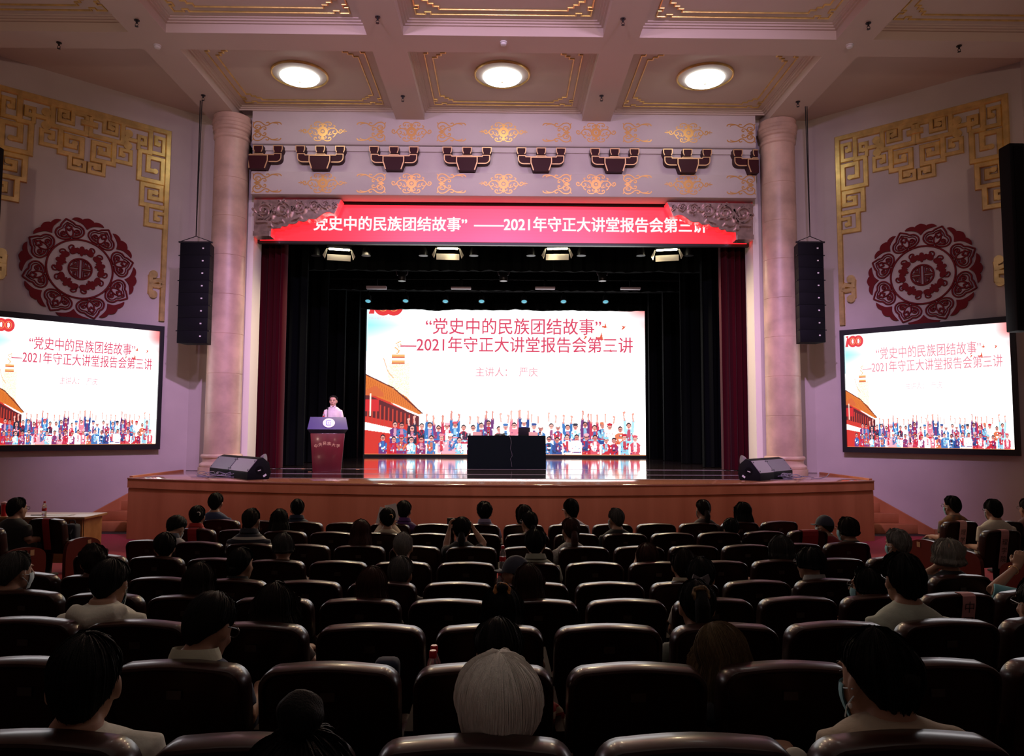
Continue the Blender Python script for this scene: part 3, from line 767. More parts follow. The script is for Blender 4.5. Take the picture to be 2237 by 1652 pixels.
for x, y, ds in spr:
    p = atz(x, y, ZB)
    t = thing('fire_sprinkler', f'small dark sprinkler head under the {ds}', 'sprinkler', (p.x, p.y, ZB), 0, 'sprinkler heads under the beams')
    MB().lathe([(0, 0), (.045, 0), (.045, -.012), (0, -.014)], 16).build('escutcheon', M_steel, t)
    b = MB().lathe([(0, -.014), (.016, -.014), (.016, -.06), (0, -.062)], 10)
    b.tube([(.016, 0, -.06), (.028, 0, -.085), (.0, 0, -.11)], .005, 6); b.tube([(-.016, 0, -.06), (-.028, 0, -.085), (.0, 0, -.11)], .005, 6)
    b.build('nozzle', M_steel, t); MB().lathe([(0, -.108), (.03, -.11), (.03, -.114), (0, -.116)], 12).build('deflector', M_steel, t)
for x, y, ds in ((344, 99, 'left'), (1100, 92, 'middle'), (1856, 98, 'right')):
    p = atz(x, y, ZB)
    t = thing('smoke_detector', f'small white smoke detector under the cross beam, the {ds} one of three', 'smoke detector', (p.x, p.y, ZB), 0, 'smoke detectors under the cross beam')
    MB().lathe([(0, 0), (.065, 0), (.065, -.02), (0, -.022)], 20).build('base', M_white, t)
    MB().lathe([(0, -.022), (.055, -.022), (.05, -.055), (.03, -.065), (0, -.065)], 20).build('sensor_head', M_white, t)

# ------------------------------------------------------------------ hanging loudspeakers
def array(s, x0, x1, y0, y1, label, wx):
    Y = 15.1; a = at(x0, y0, Y); c = at(x1, y1, Y); wd = abs(c.x - a.x); h = (a.z - c.z) / 8; cxm = (a.x + c.x) / 2
    t = thing('line_array_speaker', label, 'hanging speaker', (cxm, Y, c.z))
    for k in range(8):
        b = MB().prism([(-wd / 2, 0), (wd / 2, 0), (wd / 2 - .06, .36), (-wd / 2 + .06, .36)], .001, h - .001)
        cab = b.build('cabinet', M_speaker, t, bevel=.003); cab.location = (0, 0, h * k)
        MB().box(wd * .24, wd * .24 + .035, -.006, 0, h * .5, h * .5 + .028).build('badge', M_white, cab, 0)
        for q in (-1, 1):
            if k % 2 == 0: MB().tube([(q * wd / 2, .02, h * .98), (q * (wd / 2 + .035), .02, h * .98)], .012, 8).build('rigging_pin', M_steel, cab)
    MB().box(-wd / 2 - .04, wd / 2 + .04, .0, .04, 8 * h, 8 * h + .03).build('flying_bar', M_steel, t, 0)
    top = at(wx, 240, Y)
    b = MB()
    for q in (-1, 1): b.tube([(q * wd / 2, .02, 8 * h + .03), (0, .02, 8 * h + .14)], .008, 6)
    for q in (-.02, .02): b.tube([(0, .02, 8 * h + .14), (top.x - cxm + q, .02, ZB + .28 - c.z)], .011, 6)
    b.build('suspension_cable', M_steel, t)
array(-1, 394, 452, 530, 750, 'tall black line of eight speakers hanging left of the left column', 438)
array(1, 1743, 1804, 530, 748, 'tall black line of eight speakers hanging right of the right column', 1762)
def bigspk(s, label, x):
    Y = 12.5; p0 = at(x, 326, Y + .3); p1 = at(x + s * 24, 722, Y)
    t = thing('wall_speaker', label, 'speaker', (s * 9.05, Y, p1.z))
    hw = 9.05 - abs(p0.x); h = p0.z - p1.z
    MB().box(-hw, hw, 0, .3, 0, h).build('cabinet', M_speaker, t, bevel=.02)
    MB().box(-hw + .06, hw - .06, -.02, 0, .06, h - .06).build('grille', M_black, t, 0)
    for z in (.5, h - .5): MB().box(min(s * hw, s * .6), max(s * hw, s * .6), .2, .3, z - .05, z + .05).build('wall_bracket', M_steel, t, 0)
bigspk(1, 'big black speaker cabinet high at the right edge, in front of the right screen', 2180)
bigspk(-1, 'big black speaker cabinet at the left edge beside the golden fretwork', 10)
# ------------------------------------------------------------------ LED screens
def s2l(c):
    c = np.asarray(c, float) / 255.0
    return np.where(c <= .04045, c / 12.92, ((c + .055) / 1.055) ** 2.4)
W, H = 612, 346
pic = np.ones((H, W, 3)) * 255.0
yy, xx = np.mgrid[0:H, 0:W].astype(float)            # row 0 is the top of the picture
def put(mask, c, a=1.0):
    m = np.clip(mask.astype(float) * a, 0, 1)[..., None]; pic[:] = pic * (1 - m) + np.array(c, float) * m
def E_(cx, cy, rx, ry): return ((xx - cx) / rx) ** 2 + ((yy - cy) / ry) ** 2 < 1
def seg(x0, y0, x1, y1, r):
    dx, dy = x1 - x0, y1 - y0; t = np.clip(((xx - x0) * dx + (yy - y0) * dy) / (dx * dx + dy * dy + 1e-9), 0, 1)
    return (xx - x0 - t * dx) ** 2 + (yy - y0 - t * dy) ** 2 < r * r
def poly(P):
    ins = np.zeros((H, W), bool); n = len(P)
    for i in range(n):
        (xa, ya), (xb, yb) = P[i], P[(i + 1) % n]
        if ya == yb: continue
        c = ((ya > yy) != (yb > yy)) & (xx < (xb - xa) * (yy - ya) / (yb - ya) + xa); ins ^= c
    return ins
rng = np.random.RandomState(3)
# sky tints
sky = np.clip(1 - xx / 150, 0, 1) * np.clip(1 - np.abs(yy - 62) / 60, 0, 1)
put(sky, (150, 228, 240), .95)
pk = np.clip((xx - 500) / 112, 0, 1) ** 1.6 * np.clip(1 - (yy - 20) / 85, 0, 1)
put(pk, (255, 120, 120), .9)
put(np.clip((xx - 560) / 52, 0, 1) * np.clip(1 - np.abs(yy - 45) / 18, 0, 1), (190, 235, 240), .5)
put(np.clip((yy - 250) / 90, 0, 1), (255, 238, 220), .5)
# ornamental pillar
pm = (np.abs(xx - 72) < 24) & (yy > 145) & (yy < 235)
put(pm, (255, 236, 196), .8); put(pm & (rng.rand(H, W) < .3), (248, 205, 140), .6)
for yb_ in (130, 143):
    put((np.abs(xx - 70) < 15) & (np.abs(yy - yb_) < 4), (246, 190, 120)); put((np.abs(xx - 70) < 15) & (np.abs(yy - yb_ - 3) < 1.2), (225, 110, 70))
for k in range(14): put(E_(69 + rng.randn() * 3, 98 + k * 2, 2.2, 1.8), (250, 190, 130))
put(seg(38, 135, 48, 165, 1.3) | seg(48, 165, 60, 178, 1.3), (252, 185, 150))
# gate-like hall with sloping orange roof
put(poly([(0, 195), (0, 346), (118, 346), (118, 265), (60, 235)]), (225, 60, 50))
put(poly([(0, 172), (40, 190), (90, 220), (125, 256), (116, 258), (70, 238), (30, 222), (0, 208)]), (236, 130, 55))
for k in range(26): put(seg(k * 5, 176 + k * 2.6, k * 5 + 4, 208 + k * 2, .8) & poly([(0, 172), (40, 190), (90, 220), (125, 256), (116, 258), (70, 238), (30, 222), (0, 208)]), (200, 95, 40), .6)
put(seg(0, 171, 60, 200, 1.5) | seg(60, 200, 124, 255, 1.5), (110, 45, 40))
put(poly([(0, 214), (30, 226), (70, 243), (118, 262), (118, 285), (0, 262)]), (105, 40, 45))
for k in range(12): put((np.abs(xx - 6 - k * 9) < 1.4) & (yy > 228 + k * 3) & (yy < 285), (215, 70, 55))
put(poly([(0, 205), (22, 195), (40, 212), (40, 220), (0, 216)]), (225, 110, 60))
put(poly([(0, 275), (60, 288), (60, 300), (0, 292)]), (255, 225, 215))
put((xx < 30) & (yy > 225) & (yy < 252), (225, 50, 55)); put((np.abs(xx - 11) < 1.2) & (yy > 212) & (yy < 262), (250, 220, 200))
# birds
def bird(x, y, s, a=0.3):
    c_, s_ = math.cos(a), math.sin(a)
    R_ = lambda P: [(x + s * (p * c_ - q * s_), y + s * (p * s_ + q * c_)) for p, q in P]
    put(poly(R_([(-10, 2), (-2, -1), (-4, -12), (2, -5), (5, -1), (11, -2), (4, 3), (-1, 5), (-6, 6)])), (232, 100, 72))
for a_ in ((523, 62, .75, .4), (564, 64, .62, -.5), (513, 88, 1.15, .5), (480, 86, .6, -.4), (534, 116, .5, .6)): bird(*a_)
# cheering crowd in colourful dress
cloth = [(222, 50, 66), (215, 40, 60), (60, 130, 205), (50, 85, 160), (250, 246, 250), (150, 215, 240), (245, 140, 160), (120, 60, 130), (45, 50, 75), (255, 255, 255), (232, 90, 110), (170, 220, 245), (255, 250, 250), (214, 60, 90), (70, 130, 200), (235, 170, 185), (240, 130, 90), (150, 60, 120)]
def figure(x, base, hgt, arms):
    c1 = cloth[rng.randint(len(cloth))]; c2 = cloth[rng.randint(len(cloth))]; hy = base - hgt; sk = [(236, 165, 150), (226, 148, 136), (240, 178, 166)][rng.randint(3)]
    if arms:
        for q in (-1, 1):
            hx = x + q * rng.uniform(5, 10); top = hy - rng.uniform(16, 30)
            put(seg(x + q * 8, hy + 14, hx, (hy + top) / 2 + 4, 3.2), c1); put(seg(hx, (hy + top) / 2 + 4, hx + q * rng.uniform(-2, 3), top, 1.7), sk); put(E_(hx, top, 2.2, 2.8), sk)
    bw = rng.uniform(8, 11)
    put(poly([(x - bw, hy + 13), (x - 4, hy + 9), (x + 4, hy + 9), (x + bw, hy + 13), (x + bw + 1, base), (x - bw - 1, base)]), c1)
    put(poly([(x - 3, hy + 10), (x + 3, hy + 10), (x + 4, base - 8), (x - 4, base - 8)]), c2, .85)
    if rng.rand() < .6: put((np.abs(xx - x) < bw) & (np.abs(yy - base + rng.uniform(6, 16)) < 1.6), cloth[rng.randint(len(cloth))])
    if not arms:
        for q in (-1, 1): put(seg(x + q * (bw - 1), hy + 16, x + q * 5, hy + 26, 2.4), c1 if rng.rand() < .6 else c2)
    for _ in range(9): put(E_(x + rng.uniform(-bw, bw), rng.uniform(hy + 14, base - 2), 1.3, 1.6), cloth[rng.randint(len(cloth))])
    put(E_(x, hy + 1, 5.4, 6.4), (40, 32, 48)); put(E_(x, hy + 3.2, 4.4, 5.4), sk); put((np.abs(xx - x) < 3.2) & (np.abs(yy - hy - 2.4) < .7), (95, 50, 60)); put((np.abs(xx - x) < 1.8) & (np.abs(yy - hy - 5.6) < .7), (210, 70, 80))
    if rng.rand() < .5: put(E_(x, hy - 3.5, 6.2, 3.0), cloth[rng.randint(len(cloth))])
for k in range(28): figure(64 + k * 18.8 + rng.uniform(-3, 3), 322, 40 + rng.uniform(-6, 8), rng.rand() < .75)
for k in range(27): figure(40 + k * 21 + rng.uniform(-3, 3), 345, 36 + rng.uniform(-3, 5), False)
put((yy > 343), (245, 150, 90), .8)
put((xx < 3) & (yy < 120), (190, 235, 245))
lin = s2l(pic)
mn = lin.min(axis=2, keepdims=True)
SCR_W = 2.8                                     # how bright the white of the screens is
lin = lin * (1 + (SCR_W - 1) * mn ** 2)
nv = [(i / (W - 1) - .5, 0, 1 - j / (H - 1)) for j in range(H) for i in range(W)]
me = bpy.data.meshes.new('screen_picture')
idx = np.arange(W * H).reshape(H, W)
quad = np.stack([idx[1:, :-1], idx[1:, 1:], idx[:-1, 1:], idx[:-1, :-1]], -1).reshape(-1, 4)
me.vertices.add(W * H); me.vertices.foreach_set('co', np.asarray(nv, dtype=np.float32).ravel())
me.loops.add(quad.size); me.loops.foreach_set('vertex_index', quad.ravel().astype(np.int32))
me.polygons.add(len(quad)); me.polygons.foreach_set('loop_start', (np.arange(len(quad)) * 4).astype(np.int32))
me.update(calc_edges=True)
ca = me.color_attributes.new('pic', 'FLOAT_COLOR', 'POINT')
ca.data.foreach_set('color', np.concatenate([lin.reshape(-1, 3), np.ones((W * H, 1))], 1).astype(np.float32).ravel())
M_led = attr_emat('led_picture'); me.materials.append(M_led)
def capmat(n, srgb): return emat(n, tuple(s2l(srgb)), 1.0)
M_capA = capmat('caption_red', (224, 78, 108)); M_capB = capmat('caption_pale_red', (240, 150, 165)); M_capC = capmat('caption_faint', (246, 196, 205))
M_logo = capmat('logo_red', (236, 62, 66)); M_logoy = capmat('logo_gold', (250, 190, 110))
T1, T2, T3, T0 = '“党史中的民族团结故事”', '—2021年守正大讲堂报告会第三讲', '主讲人：  严庆', '庆祝中国共产党成立100周年'
def screen(t, w_, h_, capm, capm2):
    """picture and captions for a screen whose lower middle is the thing's origin; w_ x h_ metres"""
    d = link('display', me, t); d.scale = (w_, 1, h_)
    M = PL
    def line(body, u0, u1, v, mt, hh, bold):
        b = text_fit(body, (u0 - .5) * w_, (u1 - .5) * w_, v * h_, M, .012, bold, hh * h_)
        b.build('caption', mt, t, 0)
    line(T1, .212, .842, .817, capm, .104, .012)
    line(T2, .122, .956, .700, capm, .100, .012)
    line(T3, .392, .614, .525, capm2, .060, .008)
    line(T0, .006, .127, .865, capm2, .016, 0.0)
    b = MB()
    X = lambda u: (u - .5) * w_
    hw, vc = .022, .935
    one = [(.006, .893), (.020, .977), (.010, .977), (.012, .990), (.030, .993), (.026, .893)]
    b.prism([(X(u), v * h_) for u, v in one], .006, .012, M)
    for uc in (.058, .096):
        b.stroke([(X(uc + .0205 * math.cos(a)), (.940 + .036 * math.sin(a)) * h_) for a in [2 * PI * i / 30 for i in range(30)]], .026 * w_, .006, M, closed=True, base=.006, flat=True)
    b.build('anniversary_emblem', M_logo, t, 0)
    b = MB()
    for uc in (.058, .096): b.stroke([(X(uc + .0165 * math.cos(a)), (.940 + .029 * math.sin(a)) * h_) for a in [2 * PI * i / 24 for i in range(24)]], .002 * w_, .003, M, closed=True, base=.012, flat=True)
    b.build('emblem_rings', M_logoy, t, 0)
# big screen at the back of the stage
YS = 25.0
p0, p1 = at(796, 992.5, YS), at(1411, 995.5, YS); wS = p1.x - p0.x; hS = wS * .563; zS = (p0.z + p1.z) / 2
t = thing('stage_screen', 'big bright LED wall with red title and cheering crowd at the back of the stage', 'screen', ((p0.x + p1.x) / 2, YS, zS))
screen(t, wS, hS, M_capA, M_capB)
b = MB().box(-wS / 2 - .05, wS / 2 + .05, .02, .2, -.03, hS + .05); b.box(-wS / 2 - .05, wS / 2 + .05, .0, .2, ZS + .006 - zS, -.03)
b.build('cabinet', M_steel, t, 0)
# side screens on the slanted walls
def sidescreen(s, label, A, B):
    off = .16
    ua, zb = wall_uv(1841, 988, off); _, zt = wall_uv(1835, 722, off); ub, _ = wall_uv(2229, 993, off)
    um = (ua + ub) / 2; w_ = ub - ua; h_ = zt - zb
    t = thing('side_screen', label, 'screen', wall_loc(s, um, zb, off), s * WRZ)
    fb = .115
    b = MB(); P0, P1, Z0, Z1 = -w_ / 2, w_ / 2, 0, h_
    b.box(P0, P1, 0, .12, Z0, Z0 + fb); b.box(P0, P1, 0, .12, Z1 - fb, Z1); b.box(P0, P0 + fb * .75, 0, .12, Z0 + fb, Z1 - fb); b.box(P1 - fb * .75, P1, 0, .12, Z0 + fb, Z1 - fb)
    b.box(P0, P1, .06, .14, Z0, Z1)
    b.build('frame', M_steel, t, 0)
    q = link('picture_panel', None, t, (0, .045, fb)); bpy.data.objects.remove(q)
    w2, h2 = w_ - 1.5 * fb, h_ - 2 * fb
    n0 = len(t.children)
    before = set(t.children)
    screen(t, w2, h2, A, B)
    for c in t.children:
        if c not in before: c.location = (0, .045, fb)
sidescreen(-1, 'framed side screen on the left slanted wall showing the same red title slide', M_capA, M_capB)
sidescreen(1, 'framed side screen on the right slanted wall showing the same slide, title paler', M_capB, M_capC)
# red LED banner across the head of the stage opening
YB = 16.64
pa, pb_ = at(568, 528, YB), at(1631, 531, YB); pt = at(1100, 450.5, YB)
wB = pb_.x - pa.x; xB = (pa.x + pb_.x) / 2; z0 = (pa.z + pb_.z) / 2; hB = pt.z - z0
t = thing('led_banner', 'long red LED banner with white Chinese lettering across the top of the stage', 'banner', (xB, YB, z0))
nx, nz_ = 160, 48; vsb, colb = [], []
for j in range(nz_ + 1):
    for i in range(nx + 1):
        u, v = i / nx, j / nz_
        vsb.append(((u - .5) * wB, 0, v * hB))
        k = math.exp(-((u - .5) / .33) ** 2)
        c = np.array([247, 42, 50]) * (1 - k) + np.array([250, 80, 118]) * k
        c = c + (1 - v) * k * np.array([0, 12, 32]) - (3 if j % 4 == 0 else 0)
        colb.append(s2l(np.clip(c, 0, 255)) * np.array([2.6, 1, 1]))
fsb = [(j * (nx + 1) + i, j * (nx + 1) + i + 1, (j + 1) * (nx + 1) + i + 1, (j + 1) * (nx + 1) + i) for j in range(nz_) for i in range(nx)]
mb = MB().add(vsb, fsb).mesh('display', M_led, 0)
ca = mb.color_attributes.new('pic', 'FLOAT_COLOR', 'POINT')
ca.data.foreach_set('color', np.concatenate([np.array(colb), np.ones((len(colb), 1))], 1).astype(np.float32).ravel())
link('display', mb, t)
MB().box(-wB / 2 - .06, wB / 2 + .06, .01, .12, -.06, hB + .09).build('frame', M_steel, t, 0)
M_capW = emat('caption_white', (1, .98, .98), .96)
def lx(px): return at(px, 490, YB).x - xB
zc = lambda px, y: at(px, y, YB).z - z0
T_a, T_b = '“党史中的民族团结故事”', '——2021年守正大讲堂报告会第三讲'
text_fit(T_a, lx(672), lx(1020), zc(850, 489), PL, .006, .022, at(0, 474, YB).z - at(0, 505, YB).z).build('caption', M_capW, t, 0)
text_fit(T_b, lx(1036), lx(1543), zc(1290, 491), PL, .006, .022, at(0, 474, YB).z - at(0, 506, YB).z).build('caption', M_capW, t, 0)
# ------------------------------------------------------------------ things on the stage
def bottle(name, label, loc, h=.22, group=None, rz=0.0):
    t = thing(name, label, 'bottle', loc, rz, group); k = h / .22
    MB().lathe([(0, 0), (.028 * k, 0), (.031 * k, .006 * k), (.031 * k, .06 * k), (.029 * k, .065 * k), (.031 * k, .07 * k), (.031 * k, .13 * k), (.027 * k, .155 * k), (.014 * k, .185 * k), (.012 * k, .20 * k), (0, .20 * k)], 20).build('bottle_body', M_plastic, t, 50)
    MB().lathe([(.0312 * k, .075 * k), (.0318 * k, .075 * k), (.0318 * k, .118 * k), (.0312 * k, .118 * k)], 20).build('label_band', M_redcap, t, 50)
    MB().lathe([(0, .192 * k), (.0155 * k, .192 * k), (.0155 * k, .216 * k), (.013 * k, .22 * k), (0, .22 * k)], 16).build('cap', M_redcap, t, 40)
    return t
# lectern
LP = atz(714, 1031, ZS); LY = LP.y
t = thing('lectern', 'dark red wooden lectern with navy slanted head on the left of the stage', 'lectern', (LP.x, LY, ZS), .225)
q = lambda y: at(714, y, LY).z - ZS
zb, zt_, zh = q(947), q(938.5), q(911)
MB().loft([[(-.30, 0, 0), (.30, 0, 0), (.30, .45, 0), (-.30, .45, 0)], [(-.365, -.03, zb), (.365, -.03, zb), (.365, .50, zb), (-.365, .50, zb)]]).build('base', M_lect, t, bevel=.01)
MB().loft([[(-.365, -.03, zb + .002), (.365, -.03, zb + .002), (.365, .5, zb + .002), (-.365, .5, zb + .002)], [(-.43, -.12, zt_), (.43, -.12, zt_), (.43, .5, zt_), (-.43, .5, zt_)]]).build('head_underside', M_navyd, t, 0)
MB().loft([[(-.43, -.12, zt_ + .002), (.43, -.12, zt_ + .002), (.43, .5, zt_ + .002), (-.43, .5, zt_ + .002)], [(-.38, .10, zh), (.38, .10, zh), (.38, .5, zh - .1), (-.38, .5, zh - .1)]]).build('head', M_navy, t, bevel=.006)
v_ = Vector((0, .22, zh - zt_)).normalized()
SLM = Matrix(((1, 0, 0), (0, v_.y, -v_.z), (0, v_.z, v_.y)))
sl = math.hypot(.22, zh - zt_)
def on_slant(b): b.v = [(x, y - .12, z + zt_) for x, y, z in b.v]; return b
b = MB().prism([(.02 + .128 * math.cos(2 * PI * i / 40), sl * .5 + .128 * math.sin(2 * PI * i / 40)) for i in range(40)], .002, .012, SLM)
em = on_slant(b).build('round_emblem', M_white, t, 0)
b = MB(); c0 = (.02, sl * .5)
b.stroke([(c0[0] + .045, c0[1] + .06), (c0[0] - .04, c0[1] + .06), (c0[0] - .052, c0[1] + .048), (c0[0] - .052, c0[1] - .052), (c0[0] - .04, c0[1] - .064), (c0[0] + .045, c0[1] - .064)], .013, .002, SLM, base=.012, flat=True)
for ix in (-.012, .03):
    for iy in (.012, -.026): b.stroke([(c0[0] + ix - .009, c0[1] + iy), (c0[0] + ix + .012, c0[1] + iy)], .014, .002, SLM, base=.012, flat=True)
on_slant(b).build('emblem_mark', mat('emblem_blue', (.08, .13, .6), .5), em, 0)
M_goldtext = mat('gold_lettering', (.72, .46, .28), .4, metal=.3)
tilt = math.atan2(.03, zb)
for i, (ch, x, y) in enumerate(zip('中央民族大学', (691, 700, 709.5, 719, 728.5, 738), (974, 971, 968.5, 969, 971.5, 974))):
    p = at(x, y, LY); b, wd, y0, y1 = text(ch, .085)
    yy_ = -.03 * (p.z - ZS) / zb - .004
    a_ = -.16 * (i - 2.5) / 2.5
    b.v = [((vx - wd / 2) * math.cos(a_) - (vy - .035) * math.sin(a_) + p.x - LP.x, yy_, (vx - wd / 2) * math.sin(a_) + (vy - .035) * math.cos(a_) + p.z - ZS) for vx, vy, vz in b.v]
    b.build('gold_character', M_goldtext, t, 0)
mp_ = at(722, 893, LY + .25); mx = mp_.x - LP.x
mic = MB().tube([(mx, .16, zh - .03), (mx, .19, zh + .06), (mx - .003, .22, mp_.z - ZS - .02)], .006, 8).build('microphone_stem', M_steel, t)
MB().tube([(mx - .003, .22, mp_.z - ZS - .025), (mx - .004, .215, mp_.z - ZS + .035)], [.012, .016], 10).build('microphone_head', M_steel, mic)
bottle('water_bottle', 'bottle with red cap on the lectern beside the speaking man', (LP.x - .17, LY + .30, ZS + zh - .055), .16)
# draped table
TY = 17.3
a0, a1 = at(1021, 1026, TY), at(1192, 1026, TY); th = at(1106, 952, TY).z - ZS; tw = a1.x - a0.x; tcx = (a0.x + a1.x) / 2
t = thing('table', 'long table standing under the black cloth on the stage', 'table', (tcx, TY + .02, ZS))
MB().box(-tw / 2 + .03, tw / 2 - .03, .02, .62, th - .045, th - .012).build('tabletop', M_desk, t, 0)
for xx_ in (-tw / 2 + .08, tw / 2 - .08):
    for y_ in (.08, .56): MB().box(xx_ - .025, xx_ + .025, y_ - .025, y_ + .025, 0.004, th - .045).build('leg', M_steel, t, 0)
b = MB(); n = 60; rings = []
hw, d0, d1 = tw / 2, 0.0, .64
per = [(-hw, d0), (hw, d0), (hw, d1), (-hw, d1)]; pts = []
for k in range(4):
    (xa, ya), (xb, yb) = per[k], per[(k + 1) % 4]; m_ = 40 if k % 2 == 0 else 14
    for i in range(m_): pts.append((xa + (xb - xa) * i / m_, ya + (yb - ya) * i / m_))
def off(z, s): return [(x * (1 + .004 * s * math.sin(i * 1.3) + .006 * s), (y - .32) * (1 + .02 * s * math.sin(i * .9) + .012 * s) + .32, z) for i, (x, y) in enumerate(pts)]
rings = [off(.012, 1.2), off(th * .4, .9), off(th * .8, .4), off(th - .008, .15), [(x * .997, (y - .32) * .995 + .32, th) for x, y in pts]]
b.loft(rings, cap=False); b.add(rings[-1], [tuple(range(len(pts)))])
cl = b.build('tablecloth', M_cloth, None, 50, (tcx, TY + .02, ZS)); tag(cl, 'black cloth draped to the floor over the table on stage', 'tablecloth')
def on_table(x, dy=.12): p = at(x, 950, TY + dy); return (p.x, TY + .02 + dy, ZS + th + .001)
for (x, s) in ((1042.5, 'left'), (1165, 'right')):
    t = thing('name_plate', f'small pink folded name card at the {s} end of the draped table', 'name card', on_table(x, .08), 0, 'name cards on the draped table')
    M_np = mat('name_card_pink', (.80, .42, .50), .6) if 'name_card_pink' not in MATS else MATS['name_card_pink']
    MB().prism([(-.04, 0), (-.003, .085), (.003, .085), (.04, 0)], -.105, .105, Matrix(((0, 0, 1), (1, 0, 0), (0, 1, 0)))).build('card', M_np, t, 0)
for (x, s) in ((1067, 'left'), (1179.5, 'right')): bottle('water_bottle', f'small bottle of water beside the {s} pink name card', on_table(x, .14), .165, 'bottles on the draped table')
t = thing('laptop', 'open dark laptop seen from behind on the draped table', 'laptop', on_table(1145, .2))
MB().box(-.14, .14, .0, .22, 0.001, .018).build('keyboard_base', M_steel, t, bevel=.004)
MB().loft([[(-.14, -.012, .012), (.14, -.012, .012), (.14, 0, .012), (-.14, 0, .012)], [(-.14, -.07, .195), (.14, -.07, .195), (.14, -.058, .195), (-.14, -.058, .195)]]).build('screen_lid', mat('laptop_lid', (.03, .025, .04), .45), t, 0)
t = thing('conference_microphone', 'flat black desk microphone lying in the middle of the draped table', 'microphone', on_table(1093, .1))
MB().lathe([(0, 0), (.13, 0), (.12, .03), (.06, .05), (0, .05)], 20).build('base', M_steel, t); MB().tube([(.05, 0, .04), (.1, -.02, .06), (.17, -.03, .045)], .008, 8).build('stem', M_steel, t)
t = thing('paper_cup', 'small white paper cup at the left end of the draped table', 'cup', on_table(1026, .1))
MB().lathe([(0, 0), (.026, 0), (.034, .05), (.032, .05), (.0, .045)], 18).build('cup', M_white, t)
p1_ = at(1117, 955, TY); cz = lambda y: at(1117, y, TY).z
cb = MB().tube([(at(x, y, TY).x, TY - .012 - .012 * (y - 950) / 70, cz(y)) for x, y in ((1113, 952.5), (1116, 960), (1117, 968), (1115, 980), (1118, 990), (1119, 996), (1115, 1003), (1117, 1010), (1118, 1020))], .004, 6)
tag(cb.build('cable', M_cable, None), 'thin cable hanging down the front of the black tablecloth', 'cable')
# floor tape marks
for x, y, ds in ((662, 1024.5, 'behind the lectern at its left'), (677, 1031.2, 'just left of the lectern foot'), (781.5, 1025.8, 'right of the lectern'), (899, 1025.8, 'between lectern and draped table'), (996, 1026, 'just left of the draped table')):
    p = atz(x, y, ZS + .004)
    tag(MB().box(-.035, .035, -.02, .02, .0, .003).build('floor_tape', mat('orange_tape', (.75, .33, .12), .6) if 'orange_tape' not in MATS else MATS['orange_tape'], None, 0, (p.x, p.y, ZS + .0042)), f'small orange tape mark on the stage floor, {ds}', 'tape mark', 'tape marks on the stage floor')
# wedge monitors
WP_ = [(0, 0), (0, .13), (.19, .37), (.28, .40), (.40, .30), (.44, .12), (.40, 0)]
YZ = Matrix(((0, 0, 1), (1, 0, 0), (0, 1, 0)))
def wedge(label, p, rz, ln, gm, port):
    t = thing('stage_monitor', label, 'stage monitor', (p.x, p.y, ZS + .001), rz)
    MB().prism(WP_, 0, ln, YZ).build('cabinet', M_speaker, t, bevel=.008)
    dv = Vector((0, .19, .24)).normalized(); G = Matrix(((1, 0, 0), (0, dv.y, -dv.z), (0, dv.z, dv.y)))
    b = MB().prism([(.012, .012), (ln - .012, .012), (ln - .012, .292), (.012, .292)], .001, .01, G); b.v = [(x, y, z + .13) for x, y, z in b.v]
    g = b.build('grille', gm, t, 0)
    for u in (.05, ln - .05):
        for w_ in (.05, .255):
            b = MB().lathe([(0, .010), (.016, .010), (.014, .018), (0, .018)], 12, M=G, c=G @ Vector((u, w_, 0)) + Vector((0, 0, .13))); b.build('bolt', M_steel, g)
    if port:
        sx = 1 if port > 0 else -1; x0 = ln if port > 0 else 0
        b = MB().tube([(x0 - sx * .0, .22, .17), (x0 + sx * .004, .22, .17)], .075, 24); b.build('handle_port', M_black, t)
        MB().obox((x0 + sx * .006, .215, .165), (.004, .06, .015), Matrix.Rotation(.3, 3, 'X')).build('port_label', M_white, t, 0)
        MB().obox((x0 + sx * .003, .32, .07), (.004, .065, .035), Matrix.Rotation(.6, 3, 'X')).build('sticker', M_paper, t, 0)
A_, B_ = atz(457, 1037, ZS), atz(540, 1049, ZS); d_ = (B_ - A_); ang = math.atan2(d_.y, d_.x); L_ = d_.length
wedge('dark fronted wedge monitor at the left stage end, beside the cables', A_, ang, L_ * .52, M_grille, 0)
wedge('pale fronted wedge monitor with round port at the left stage end', A_ + d_ * .53, ang, L_ * .47, M_grille2, 1)
A_, B_ = atz(1661, 1051.5, ZS), atz(1738, 1043, ZS); d_ = (B_ - A_); ang = math.atan2(d_.y, d_.x); L_ = d_.length
wedge('pale fronted wedge monitor with round port at the right stage end', A_, ang, L_ * .38, M_grille2, -1)
wedge('dark fronted wedge monitor at the right stage end, behind the cables', A_ + d_ * .40 + Vector((.0, .04, 0)), ang + .04, L_ * .60, M_grille, 0)
for x, y, s in ((571, 1030, 'left'), (1628, 1032, 'right')):
    p = atz(x, y, ZS)
    t = thing('floor_lamp_can', f'grey round stage lamp on the floor behind the {s} wedge monitors', 'stage lamp', (p.x, p.y + .15, ZS + .003))
    sg = 1 if s == 'left' else -1
    MB().tube([(-.06 * sg, 0, .24), (.0, 0, .24), (.03 * sg, 0, .24)], [.09, .13, .135], 24).build('lamp_can', M_grille, t); MB().box(-.05, .05, -.06, .06, 0, .12).build('stand', M_steel, t, 0)
